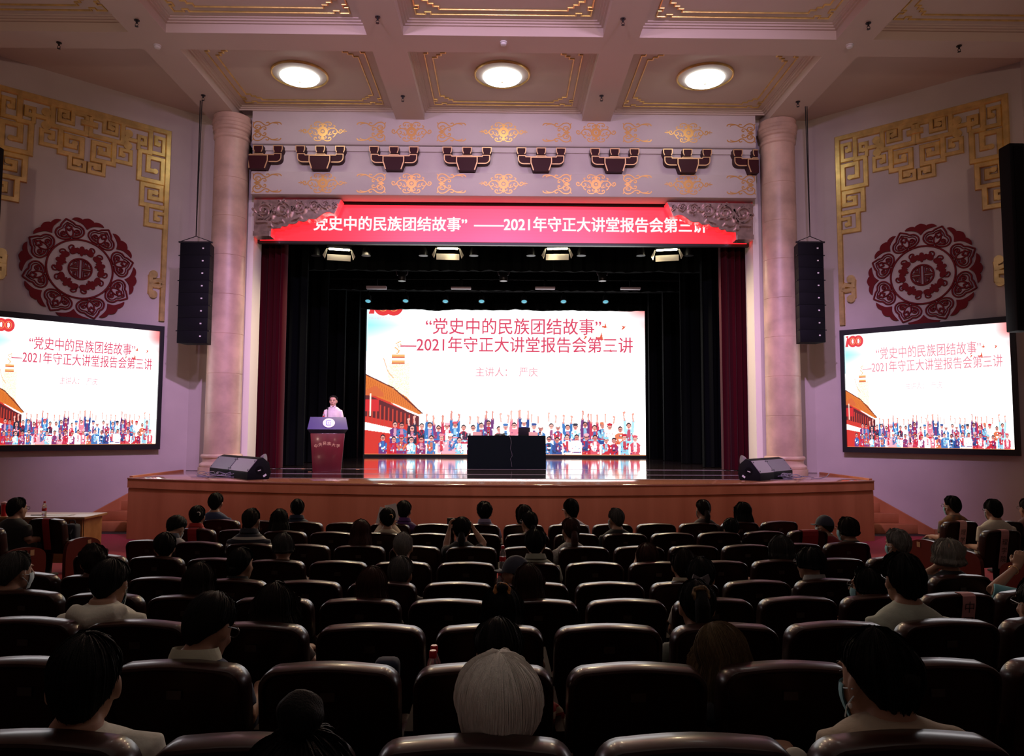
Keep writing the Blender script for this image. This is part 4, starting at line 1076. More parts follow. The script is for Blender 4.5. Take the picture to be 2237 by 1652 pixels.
def cables(label, cx, cy, seed, x0, x1):
    r = random.Random(seed); b = MB()
    for k in range(12):
        px_, py_ = r.uniform(x0, x1), r.uniform(-.12, .10); rx, ry = r.uniform(.06, .16), r.uniform(.04, .10); ph = r.random() * 6
        P = [(px_ + rx * math.cos(ph + a), py_ + ry * math.sin(ph + a * 1.0), .012 + .02 * k / 4 * (1 + math.sin(a * 2 + ph)) / 2 + .004 * k) for a in [i * 2 * PI * 1.2 / 26 for i in range(27)]]
        b.tube(P, .006, 6)
    b.tube([(x1, -.05, .01), (x1 + .15, -.1, .012), (x1 + .3, -.06, .05), (x1 + .4, .05, .1)], .008, 6)
    tag(b.build('cable_pile', M_cable, None, 60, (cx, cy, ZS + .002)), label, 'cables')
p = atz(470, 1044, ZS); cables('tangle of grey cables on the stage edge before the left monitors', p.x, p.y, 3, -.3, .35)
p = atz(1730, 1046.5, ZS); cables('tangle of grey cables on the stage edge before the right monitors', p.x, p.y, 4, -.25, .35)

# ------------------------------------------------------------------ stage lighting
M_tube = emat('flood_tube', (1.0, .90, .62), 26.0)
M_flap = mat('flap_white', (.80, .76, .66), .5)
M_cyan = emat('cyan_lens', (.20, .70, .90), .7)
M_panel = mat('panel_grey', (.45, .38, .44), .5)
def pipe(label, Y, z, w2=6.0):
    t = thing('lighting_pipe', label, 'lighting pipe', (0, Y, z))
    MB().tube([(-w2, 0, 0), (w2, 0, 0)], .024, 10).build('pipe', M_black, t)
    for x in (-w2 + .3, 0, w2 - .3): MB().tube([(x, 0, .02), (x, 0, 11 - z)], .006, 6).build('hanging_wire', M_black, t)
FY = 18.0; zf = at(1100, 546, FY).z
pipe('black lighting pipe carrying the four bright stage floods', FY + .1, zf + .33)
for i, (x, yo, ds) in enumerate(((741, 547, 'leftmost'), (978.5, 545, 'second from left'), (1217.5, 545.5, 'third from left'), (1457, 548, 'rightmost'))):
    p = at(x, yo, FY)
    t = thing('flood_light', f'bright stage flood with open white flaps, {ds} of four', 'stage light', (p.x, FY, p.z), (.25, .06, -.06, -.25)[i], 'bright stage floods')
    MB().prism([(-.02, .03), (.16, .06), (.16, .16), (-.0, .13)], -.30, .30, YZ).build('housing', M_black, t, bevel=.01)
    MB().tube([(-.25, -.09, 0), (.25, -.09, 0)], .024, 12).build('lamp_tube', M_tube, t)
    MB().obox((0, .02, .03), (.56, .05, .006), Matrix.Rotation(-.3, 3, 'X')).build('reflector', M_flap, t, 0)
    MB().obox((0, .05, -.175), (.57, .006, .15), Matrix.Rotation(.42, 3, 'X')).build('lower_flap', M_flap, t, 0)
    for s in (-1, 1):
        MB().prism([(0, .03), (0, -.03), (.06 * s, -.22), (.12 * s, -.13), (.02 * s, .03)], -.004, .004, Matrix(((1, 0, 0), (0, 0, 1), (0, 1, 0))).to_3x3()).xf(Matrix.Translation((s * .29, -.01, 0)) @ Matrix.Rotation(s * .5, 4, 'Z')).build('side_flap', M_flap, t, 0)
    MB().box(-.03, .03, .07, .13, .13, zf + .34 - p.z).build('hook_clamp', M_black, t, 0)
for i, x in enumerate((690, 800, 925, 1035, 1160, 1270, 1400, 1505)):
    p = at(x, 552, FY + .1)
    t = thing('par_can', f'unlit black lamp can between the bright floods, {posn[i]} from left', 'stage light', (p.x, FY + .1, p.z), 0, 'unlit cans between the floods')
    MB().lathe([(0, .12), (.07, .12), (.10, .02), (.105, -.08), (.09, -.08), (.085, 0), (0, .02)], 20).build('can', M_steel, t)
    MB().lathe([(.10, -.082), (.115, -.082), (.115, -.07), (.10, -.07)], 20).build('lens_ring', M_steel, t)
    MB().box(-.02, .02, -.02, .02, .12, zf + .31 - p.z).build('hook_clamp', M_black, t, 0)
PY = 21.1; zp = at(1100, 628, PY).z
pipe('black lighting pipe carrying the row of flat stage panels', PY + .05, zp + .25)
for i, (x, y, hh) in enumerate(((822, 628, 6), (1007, 629, 4), (1191, 629, 4.5), (1378, 630, 4))):
    p = at(x, y, PY)
    t = thing('panel_light', f'flat pale stage panel hanging edge on above the screen, {("leftmost", "second from left", "third from left", "rightmost")[i]}', 'stage light', (p.x, PY, p.z), 0, 'flat stage panels')
    MB().box(-.29, .29, -.03, .12, -.035 * hh / 5, .035 * hh / 5).build('panel', M_panel, t, bevel=.006)
    MB().box(-.03, .03, .02, .08, .03, zp + .24 - p.z).build('hook_clamp', M_black, t, 0)
CYY = 23.0; zc_ = at(1100, 658, CYY).z
pipe('black lighting pipe carrying the small blue lamps', CYY + .05, zc_ + .32)
for i, (x, y) in enumerate(((804, 658), (886, 657.5), (973, 658.5), (1052, 658.5), (1145, 659), (1231, 659), (1323, 659.5))):
    p = at(x, y, CYY)
    t = thing('spot_lamp', f'small blue glowing lamp above the big screen, {posn[i] if i < 6 else "last"} from left', 'stage light', (p.x, CYY, p.z), 0, 'small blue lamps above the screen')
    can = MB().lathe([(0, .22), (.07, .22), (.10, .02), (.10, -.01), (.088, -.01), (.085, .01), (0, .012)], 20, M=Matrix.Rotation(-.55, 3, 'X')).build('can', M_steel, t)
    MB().lathe([(0, -.02), (.05, -.014), (.085, .004), (.0, .004)], 20, M=Matrix.Rotation(-.55, 3, 'X')).build('lens', M_cyan, t)
    MB().box(-.02, .02, .03, .07, .15, zc_ + .31 - p.z).build('hook_clamp', M_black, t, 0)
MY = 20.0; zm = at(1100, 590, MY).z
pipe('black lighting pipe carrying the three moving heads', MY + .0, zm + .55)
for i, (x, q_) in enumerate(((878, 'left'), (1100, 'middle'), (1316, 'right'))):
    p = at(x, 614, MY)
    t = thing('moving_head_light', f'dark moving head lamp hanging behind the floods, the {q_} one', 'stage light', (p.x, MY, p.z), 0, 'dark moving heads')
    MB().lathe([(0, .02), (.10, .0), (.105, .02), (.12, .25), (.08, .33), (0, .34)], 20).build('lamp_head', M_steel, t)
    MB().lathe([(.094, -.004), (.108, -.004), (.108, .012), (.094, .012)], 24).build('lens_ring', M_steel, t)
    b = MB()
    for s in (-1, 1): b.tube([(s * .125, 0, .16), (s * .15, 0, .22), (s * .16, 0, .42)], .014, 8)
    b.box(-.18, .18, -.1, .1, .42, .50); b.build('yoke', M_grille, t); MB().box(-.03, .03, -.03, .03, .50, zm + .53 - p.z).build('hook_clamp', M_black, t, 0)
# warm light thrown down by the floods
for x in (-3.4, -1.3, 1.2, 3.7):
    lamp('flood_beam', 'SPOT', (x, 17.95, zf - .1), (x * 1.05, 16.0, 1.2), 800, (1, .80, .48), spot_size=math.radians(135), spot_blend=1.0, shadow_soft_size=.2)

# ------------------------------------------------------------------ desk by the left wall
DY = 10.75; e = at(185, 1130, DY); dz = e.z; dx1 = e.x
t = thing('desk', 'pale wooden desk by the left wall, in front of the side seats', 'desk', (dx1, DY, 0))
MB().box(-2.1, 0, 0, .62, dz - .035, dz).build('desktop', M_desk, t, bevel=.006)
MB().box(-2.02, -.06, .08, .10, .12, dz - .035).build('front_panel', M_desk, t, 0)
for x in (-2.04, -.08): MB().box(x - .02, x + .02, .06, .58, 0, dz - .035).build('side_panel', M_desk, t, 0)
def on_desk(x, dy): p = at(x, 1128, DY + dy); return (p.x, DY + dy, dz + .001)
bottle('water_bottle', 'clear water bottle with red cap and label on the desk by the left wall', on_desk(96, .12), .215)
for k, (x, dy, w_) in enumerate(((108, .25, .30), (132, .22, .34))):
    p = on_desk(x, dy); o = MB().obox((0, 0, .001 + .002 * k), (w_, .21, .0015), Matrix.Rotation(.15 - .3 * k, 3, 'Z')).build('paper_sheet', M_paper, None, 0, p)
    tag(o, ('white paper sheet on the desk just right of the bottle', 'white paper sheet on the desk nearest its right corner')[k], 'paper')
t = thing('pen', 'dark pen lying on the desk left of the bottle', 'pen', on_desk(79, .16)); MB().tube([(-.08, 0, .006), (.07, .03, .006)], .005, 8).build('barrel', M_steel, t); MB().tube([(.07, .03, .006), (.09, .034, .006)], [.004, .001], 8).build('tip', M_desk, t)
t = thing('tumbler', 'dark red thermos tumbler on the desk at the left edge', 'tumbler', on_desk(8, .1)); MB().lathe([(0, 0), (.035, 0), (.04, .17), (0, .17)], 20).build('cup', M_redcap, t); MB().lathe([(0, .171), (.041, .171), (.041, .195), (.02, .205), (0, .205)], 20).build('lid', mat('lid_pink', (.5, .2, .2), .4), t)
# ------------------------------------------------------------------ theatre seats
SP, SWD, STOP = .58, .526, .85
def rrect(wi, z0, z1, r, arch=.012, n=7):
    """outline of a seat back: square foot, rounded and slightly arched top"""
    P = [(-wi, z0), (-wi, z0 + (z1 - z0) * .5)]
    P += [(-wi + r - r * math.cos(PI / 2 * i / n), z1 - r + r * math.sin(PI / 2 * i / n)) for i in range(n + 1)]
    m_ = 6
    P += [(-wi + r + (2 * wi - 2 * r) * i / m_, z1 + arch * math.sin(PI * i / m_)) for i in range(1, m_)]
    P += [(wi - r + r * math.sin(PI / 2 * i / n), z1 - r + r * math.cos(PI / 2 * i / n)) for i in range(n + 1)]
    P += [(wi, z0 + (z1 - z0) * .5), (wi, z0)]
    return P
def seat_meshes():
    h = SWD / 2; lean = .16
    def ring(ins, y, zi=None): return [(x, y - lean * (z - .42), z) for x, z in rrect(h - ins, .40 + ins * .3, STOP - ins * .9, .075 - ins * .5)]
    b = MB().loft([ring(.012, .068), ring(.0, .055), ring(.0, .035)] , cap=False)
    cap_ = MB().loft([ring(.03, .098), ring(.006, .094), ring(.0, .085), ring(-.001, .04), ring(.0, .002), ring(.004, -.008), ring(.013, -.013), ring(.020, -.012), ring(.023, -.004), ring(.028, .004)], cap=True)
    shell = cap_.mesh('back_shell', M_seatwood, 38)
    cush = MB().loft([ring(.035, .0985), ring(.035, .125), ring(.055, .145), ring(.09, .15)]).mesh('back_cushion', M_seatpad, 50)
    sc_ = MB().box(-.235, .235, .14, .60, .36, .46)
    seat = sc_.build('tmp', M_seatpad, None, bevel=.035, seg=3); seatm = seat.data; bpy.data.objects.remove(seat)
    arm = MB().prism([(.02, .60), (.46, .62), (.50, .60), (.49, .575), (.40, .55), (.36, .05), (.44, 0.0), (.10, 0.0), (.12, .05), (.10, .55), (.02, .56)], -.017, .017, YZ).mesh('armrest', M_arm, 0)
    plate = MB().box(-.028, .028, -.005, .0, -.016, .016).mesh('number_plate', M_plated, 0)
    panel = MB().prism(cr([(-.02, .0), (-.03, .38), (.02, .54), (.20, .58), (.40, .56), (.54, .50), (.58, .40), (.57, .2), (.50, .02), (.48, .0)], n=4), -.025, .025, YZ).mesh('end_panel', M_panelred, 0)
    pl2 = MB().box(-.004, .0, -.03, .03, -.035, .035).mesh('number_plate', M_plate, 0)
    return shell, cush, seatm, arm, plate, panel, pl2
MS = seat_meshes()
def seat(label, loc, rz, group, last=False, panel=0):
    t = thing('theatre_seat', label, 'theatre seat', loc, rz, group)
    link('back_shell', MS[0], t); link('back_cushion', MS[1], t); link('seat_cushion', MS[2], t)
    for x in ([-.2855, .2855] if last else [-.2855]):
        if panel and x * panel > 0: continue
        link('armrest', MS[3], t, (x, 0, 0))
    link('number_plate', MS[4], t, (0, -.002 - .16 * .33, .75))
    if panel:
        e_ = link('end_panel', MS[5], t, (panel * .295, 0, 0))
        o = link('number_plate', MS[6], e_, (panel * .031 if panel > 0 else -.027, .36, .50))
    return t
ROW_C = 26.0
ROWS = [('I', 9.62, .836, at(1144, 1146, 9.62).x), ('H', 8.76, .833, at(1366, 1167, 8.76).x), ('G', 7.68, .85, at(1030, 1195, 7.68).x), ('F', 6.74, .856, at(1019, 1230, 6.74).x),
        ('E', 5.71, .886, at(1001, 1275, 5.71).x), ('D', 4.905, .939, at(982, 1312, 4.905).x), ('C', 3.69, 1.09, at(1070, 1369, 3.69).x), ('B', 2.87, 1.155, at(1057, 1455, 2.87).x), ('A', 2.01, 1.233, at(1038, 1616, 2.01).x)]
ORD = ['first', 'second', 'third', 'fourth', 'fifth', 'sixth', 'seventh', 'eighth', 'ninth', 'tenth', 'eleventh', 'twelfth', 'thirteenth', 'fourteenth', 'fifteenth']
rown = ['front', 'second', 'third', 'fourth', 'fifth', 'sixth', 'seventh', 'eighth', 'ninth']
def proj(p):
    d = Vector(p) - CAM; k = d.dot(_F); return (CX + FPX * d.dot(_R) / k, CY - FPX * d.dot(_U) / k)
def row_pt(Y0, x): return Y0 + x * x / (2 * (ROW_C - Y0))
def row_rz(Y0, x): return math.atan2(x, ROW_C - row_pt(Y0, x))
SEATS = {}
for ri, (nm, Y0, zt, xa) in enumerate(ROWS):
    xs = [xa + k * SP for k in range(-9, 10)]
    xs = [x for x in xs if abs(x) < 3.95]
    vis = [x for x in xs if -110 < proj((x - .0, row_pt(Y0, x), zt))[0] < 2350]
    whole = len(vis) == len(xs)
    for i, x in enumerate(vis):
        y = row_pt(Y0, x)
        where = f'{ORD[i]} from the left aisle' if whole else f'{ORD[i]} from the left edge'
        s = seat(f'dark brown theatre seat, {where} in the {rown[ri]} row from the stage', (x, y, zt - STOP), row_rz(Y0, x), f'theatre seats in the {rown[ri]} row', last=(i == len(vis) - 1))
        SEATS[(nm, i)] = (x, y)
# side blocks by the walls: the seats seen behind the front aisles
M_inkb = mat('print_black', (.05, .03, .03), .6)
def sideseat(s, k, Y, x, lab, panel=True):
    y = Y; rz = math.atan2(s * x, 24 - y) * .55
    return seat(lab, (s * x, y, 0), rz, None, panel=(-s if panel else 0), last=True)
sl = {}
sl['L0'] = sideseat(-1, 0, 10.0, 6.08, 'dark brown aisle seat with a red ribbon, before the desk at left', True)
sl['L1'] = sideseat(-1, 0, 10.0, 7.12, 'dark brown seat at the left edge behind the desk and the man in black', False)
sl['L2'] = sideseat(-1, 1, 9.12, 6.30, 'dark brown aisle seat cut by the left edge, behind the ribboned seat')
sl['L3'] = sideseat(-1, 2, 8.25, 6.35, 'dark brown aisle seat at the left edge, third back from the desk')
sl['R0'] = sideseat(1, 0, 10.0, 6.19, 'dark brown aisle seat with pink paper strip holding the camouflage shirt man')
sl['R1'] = sideseat(1, 0, 10.0, 6.81, 'dark brown seat right of the camouflage shirt man near the right wall', False)
sl['R2'] = sideseat(1, 1, 9.12, 6.15, 'dark brown aisle seat with pink paper strip holding the cream shirt man')
sl['R3'] = sideseat(1, 2, 8.25, 6.32, 'dark brown aisle seat at the right edge, behind the cream shirt man')
# paper strips laid over seat backs
def strip(seat_, label, chars, m_, w_=.115, ln=.46, dx_=0.0, zc0=.715):
    t = thing('seat_sign', label, 'paper strip', seat_.location, seat_.rotation_euler.z)
    lean = .16; yb = lambda z: -lean * (z - .42) - .022
    P = [(.10, STOP - .02), (.05 , STOP + .0155), (.0, STOP + .016), (-.088, STOP + .002), (yb(.80) - .004, .80), (yb(.80 - ln * .5) - .002, .80 - ln * .5), (yb(.85 - ln) - .002, .85 - ln)]
    Pt = [(p[0] - lean * (STOP - .42) if i < 3 else p[0], p[1]) for i, p in enumerate(P)]
    rings = [[(dx_ - w_ / 2, y, z), (dx_ + w_ / 2, y, z), (dx_ + w_ / 2, y - .002, z - .002), (dx_ - w_ / 2, y - .002, z - .002)] for y, z in Pt]
    MB().loft(rings).build('strip', m_, t, 0)
    for k, ch in enumerate(chars):
        b, wd, y0, y1 = text(ch, .085); zc2 = zc0 - .105 * k
        b.v = [(v[0] - wd / 2 + dx_, yb(zc2 + v[1] - .03) - .0105, zc2 + v[1] - .03) for v in b.v]
        b.build('character', M_inkb, t, 0)
strip(sl['R0'], 'pink paper strip with black characters on the seat behind the camouflage shirt', '理学院', M_pinkpaper)
strip(sl['R2'], 'pink paper strip with black characters on the seat behind the cream shirt', '理学院', M_pinkpaper)
strip(sl['L0'], 'red ribbon laid over the aisle seat before the left desk', '', M_redpaper, .11, .40, .03)
def seat_near(nm, px_, py_):
    Y0 = [r for r in ROWS if r[0] == nm][0][1]; x = at(px_, py_, Y0).x
    return min((o for o in COL.objects if o.name.startswith('theatre_seat') and o.parent is None and abs(o.location.y - row_pt(Y0, o.location.x)) < .05), key=lambda o: abs(o.location.x - x))
strip(seat_near('D', 2120, 1275), 'pink paper strip lettered in black on a seat near the right edge', '中国', M_pinkpaper, .10, .34, .04, .775)
strip(seat_near('H', 1795, 1165), 'red cloth strip over the seat behind the navy cap', '', M_redpaper, .22, .2)
strip(seat_near('H', 425, 1170), 'red cloth strip over the seat behind the red shirt woman', '', M_redpaper, .12, .2)
# bottles and bags among the seats
def bot_at(x, ytop, Y, label, h=.22): p = at(x, ytop, Y); bottle('water_bottle', label, (p.x, Y, p.z - h), h, 'bottles among the seats')
bot_at(1098.5, 1192, 7.0, 'upright water bottle between seats, left of the green shirt person')
bot_at(1092.5, 1249, 5.95, 'water bottle between seats beside the navy cap')
bot_at(946, 1421, 3.05, 'nearer of two red capped bottles beside the striped sleeve')
bot_at(948.5, 1410, 3.18, 'farther of two red capped bottles beside the striped sleeve')
M_bluebag = mat('blue_bag', (.012, .018, .05), .8); M_navyfab = mat('navy_fabric', (.012, .014, .03), .8)
def bag(name, label, loc, sx, sy, sz, m_, strap=True, rz=0.0):
    t = thing(name, label, 'bag', loc, rz)
    b = MB().box(-sx / 2, sx / 2, -sy / 2, sy / 2, 0, sz); b.build('body', m_, t, bevel=min(sx, sy) * .28, seg=3)
    if strap:
        for q_ in (-.25, .25): MB().tube([(q_ * sx, -sy * .4, sz * .8), (q_ * sx, -sy * .75, sz * .55), (q_ * sx, -sy * .5, sz * .15)], .014, 6).build('strap', m_, t)
    if strap: MB().tube([(-.05, 0, sz - .01), (-.03, 0, sz + .05), (.03, 0, sz + .05), (.05, 0, sz - .01)], .009, 6).build('handle', m_, t)
p = at(156, 1185, 10.42); bag('backpack', 'dark backpack leaning on the aisle seat by the left desk', (p.x, 10.42, .462), .18, .16, .27, M_navyfab)
p = at(6, 1128, DY + .3); bag('handbag', 'black bag lying on the desk at the left edge', (p.x - .04, DY + .36, dz + .001), .26, .16, .13, M_navyfab, False)
p = at(36, 1180, 9.75)
t = thing('stool', 'dark stool under the man in black by the left desk', 'stool', (p.x, 9.85, 0))
MB().lathe([(0, .40), (.17, .40), (.18, .42), (.17, .45), (0, .45)], 24).build('seat', M_seatpad, t)
for q in range(4): MB().tube([(.13 * math.cos(PI / 4 + q * PI / 2), .13 * math.sin(PI / 4 + q * PI / 2), .40), (.16 * math.cos(PI / 4 + q * PI / 2), .16 * math.sin(PI / 4 + q * PI / 2), 0)], .014, 8).build('leg', M_steel, t)
p = at(846, 1438, 3.2); bag('tote_bag', 'dark blue bag on a seat left of the red capped bottles', (p.x, 3.2, p.z - .33), .105, .10, .33, M_bluebag, False)
p = at(1748, 1635, 1.98)
tag(MB().ell((0, 0, 0), (.045, .05, .062), nu=20, nv=12).build('white_hat', mat('hat_cotton', (.42, .40, .33), .8), None, 60, (p.x + .02, 2.06, p.z - .095)), 'white rounded hat perched between two seats in the nearest row', 'hat')
# ------------------------------------------------------------------ people
HM = {}
def hairmat(c):
    k = tuple(c)
    if k not in HM: HM[k] = mat('hair_%d' % len(HM), c, .6, spec=.15, var=.12 if c[0] > .5 else .35, vscale=18, bump=.35, bscale=60, stretch=(6, 6, 1.0))
    return HM[k]
CM = {}
def cloth(c, rough=.85):
    k = tuple(c)
    if k not in CM: CM[k] = mat('fabric_%d' % len(CM), c, rough, var=.15, vscale=9, bump=.12, bscale=45, sheen=.1)
    return CM[k]
def remesh(mb, vox, name, mats, split=None, smooth=4):
    me = mb.mesh('tmp', mats[0], 0); o = bpy.data.objects.new('tmp', me); COL.objects.link(o)
    m = o.modifiers.new('r', 'REMESH'); m.mode = 'VOXEL'; m.voxel_size = vox
    if smooth: s_ = o.modifiers.new('s', 'SMOOTH'); s_.factor = .5; s_.iterations = smooth
    out = bpy.data.meshes.new_from_object(o.evaluated_get(bpy.context.evaluated_depsgraph_get()))
    bpy.data.objects.remove(o); bpy.data.meshes.remove(me)
    out.name = name; out.materials.clear()
    for q in mats: out.materials.append(q)
    n = len(out.polygons); out.polygons.foreach_set('use_smooth', [True] * n)
    idx = np.zeros(n, dtype=np.int32)
    if split is not None:
        cz = np.zeros(n * 3, dtype=np.float32); out.polygons.foreach_get('center', cz); idx[cz[2::3] < split] = 1
    out.polygons.foreach_set('material_index', idx)
    return out
HEADR = [(-.120, .045, .016, .014, .016), (-.112, .043, .034, .032, .04), (-.090, .032, .052, .052, .06), (-.058, .015, .064, .072, .074), (-.02, .0, .072, .088, .088),
         (.02, -.005, .077, .092, .098), (.06, -.008, .077, .088, .099), (.09, -.010, .067, .073, .085), (.112, -.012, .046, .049, .058), (.123, -.013, .018, .02, .022)]
def head_mb(b, M, s, face=True):
    rings = []
    for z, yc, rx, rf, rb in HEADR:
        rings.append([M @ Vector((s * rx * math.cos(t), s * (yc + (rf if math.sin(t) > 0 else rb) * math.sin(t)), s * z)) for t in [2 * PI * i / 24 for i in range(24)]])
    b.loft(rings)
    R3 = M.to_3x3() * 1.0
    E3 = lambda c, r: b.ell(M @ Vector(tuple(s * q for q in c)), tuple(s * q for q in r), R3, 12, 8)
    b.tube([M @ Vector((0, s * .088, s * .03)), M @ Vector((0, s * .104, -s * .004)), M @ Vector((0, s * .117, -s * .026)), M @ Vector((0, s * .098, -s * .036))], [s * .008, s * .011, s * .015, s * .010], 10)
    for q in (-1, 1):
        E3((q * .011, .098, -.030), (.008, .009, .007))
        E3((q * .080, -.008, -.008), (.010, .020, .034))
        E3((q * .032, .083, .036), (.022, .010, .008))
        E3((q * .043, .060, -.03), (.022, .016, .024))
    E3((0, .088, -.062), (.024, .012, .007)); E3((0, .086, -.074), (.021, .012, .007)); E3((0, .078, -.104), (.022, .018, .014))
def hand(b, wrist, d, nrm, side, curl=.5, s=1.0):
    """palm, four unequal bent fingers and a thumb, from the wrist along d; nrm points out of the palm"""
    W_ = Vector(wrist); d = Vector(d).normalized(); n_ = (Vector(nrm) - d * Vector(nrm).dot(d)).normalized(); x = d.cross(n_) * side
    b.tube([W_ - d * .02, W_ + d * .02 * s, W_ + d * .055 * s, W_ + d * .092 * s], [(.028, .020), (.036, .019), (.043, .016), (.041, .013)], 12, ref=x)
    for k, (ox, ln) in enumerate(((-.031, .066), (-.011, .076), (.010, .071), (.030, .055))):
        p = W_ + d * (.088 + .004 * (1 - abs(k - 1.5))) * s + x * ox * s; pts = [p]; a = .12
        for sg, f in enumerate((.45, .32, .23)):
            a += curl * (.9 if sg else .6)
            p = p + (d * math.cos(a) + n_ * math.sin(a)) * ln * f * s; pts.append(p)
        b.tube(pts, [.0098, .0092, .0086, .007], 8)
    p = W_ + d * .025 * s - x * .034 * s; q = p + (d * .75 - x * .55 + n_ * .35 * (1 + curl)).normalized() * .045 * s; r_ = q + (d * .85 - x * .1 + n_ * (.2 + .5 * curl)).normalized() * .034 * s
    b.tube([p, q, r_], [.015, .012, .009], 8)
EL = [(0, 44), (36, 41), (54, 30), (66, 12), (75, 0), (85, 9), (97, 3), (112, -11), (130, -22), (150, -36), (180, -43)]
def hair_mb(M, s, style, seed, near=False, ln=.0, vol=.012, top=.012, amp=.004, curl=0.0, wide=.0, el=None, back=.0, strands=0):
    el = el or EL; na = 56 if near else 40; N = 18; cols = []
    for i in range(na):
        a = -PI + 2 * PI * i / na; ad = abs(math.degrees(a)); e1 = float(np.interp(ad, [q[0] for q in el], [q[1] for q in el]))
        L = 0.0
        if ln > 0:
            k = np.clip((ad - 52) / 26, 0, 1); k = k * k * (3 - 2 * k); e1 = e1 * (1 - k) + (-6) * k; L = ln * k * (1 + .06 * math.sin(a * 7 + seed))
        n1 = N if L == 0 else max(6, int(N * .5)); pts = []
        for j in range(n1 + 1):
            e = math.radians(90 + (e1 - 90) * j / n1); ed = math.degrees(e)
            tp = min(1, max(.25, (ed - e1) / 28 + .25)) if L == 0 else 1
            bulk = .009 * max(0, math.sin(2 * e)); t = vol * tp + bulk; tz = top + bulk * .3
            ns = noise.noise(Vector((math.cos(a) * 4.5 + seed, math.sin(a) * 4.5, e * .8))) * amp * 1.6 + noise.noise(Vector((math.cos(a) * 14 + seed, math.sin(a) * 14, e * 1.5))) * amp
            ns *= .12 + .88 * min(1, math.cos(e) * 1.6) if e > 0 else 1
            nape = 1 - .16 * max(0, -math.sin(e)) if L == 0 else 1
            v = Vector(((.079 + t + ns) * nape * math.cos(e) * math.sin(a), (.101 + t + ns) * math.cos(e) * math.cos(a) - .009, (.113 + tz + ns) * math.sin(e) + .010))
            if curl: v *= 1 + curl * noise.noise(v * 32 + Vector((seed, 0, 0))) + curl * .6 * noise.noise(v * 70)
            pts.append(M @ (v * s))
        if L > 0:
            p0 = pts[-1]; dw = M.to_3x3() @ Vector((math.sin(a), math.cos(a), 0)); dw.z = 0; m_ = N - n1
            for j in range(1, m_ + 1):
                f = j / m_; ns = noise.noise(Vector((math.cos(a) * 9 + seed, math.sin(a) * 9, f * 2))) * (.006 + .012 * f)
                pts.append(p0 + Vector((0, 0, -L * f * s)) + dw * (wide * math.sin(f * PI * .6) - .03 * f * f + ns) * s + Vector((0, -back * f, 0)))
        cols.append(pts)
    b = MB(); K = len(cols[0]); vs, fs = [], []
    ctr = M @ Vector((0, -.01 * s, 0))
    for c in cols:
        vs += c
        e = c[-1]; inn = e + (ctr - e) * .22; inn.z = e.z + .012; vs.append(inn)
        c2 = c[-1]; vs.append(Vector((inn.x, inn.y, inn.z + .03)))
    K2 = K + 2
    for i in range(na):
        i2 = (i + 1) % na
        for j in range(K2 - 1): fs.append((i * K2 + j, i * K2 + j + 1, i2 * K2 + j + 1, i2 * K2 + j))
    b.add(vs, fs)
    rnd = random.Random(seed)
    for k in range(strands):
        u = rnd.random() * na; i = int(u); f = u - i; c1, c2 = cols[i], cols[(i + 1) % na]; o = rnd.uniform(.0005, .004) * s; P = []
        j0 = rnd.randint(0, 3); j1 = K - rnd.choice((0, 0, 0, 1, 2))
        for j in range(j0, j1):
            p = c1[j].lerp(c2[j], f); out = (p - ctr).normalized(); P.append(p + out * (o + .002 * math.sin(k + j * .7)))
        if len(P) > 3: b.tube(P, [.0016] * (len(P) - 1) + [.0004], 3, cap=False)
    return b
BLK, DBR, AUB, GRY, GRD, WHT, BLN = (.006, .005, .005), (.016, .010, .008), (.05, .016, .012), (.22, .21, .20), (.085, .08, .078), (.95, .93, .87), (.17, .115, .06)
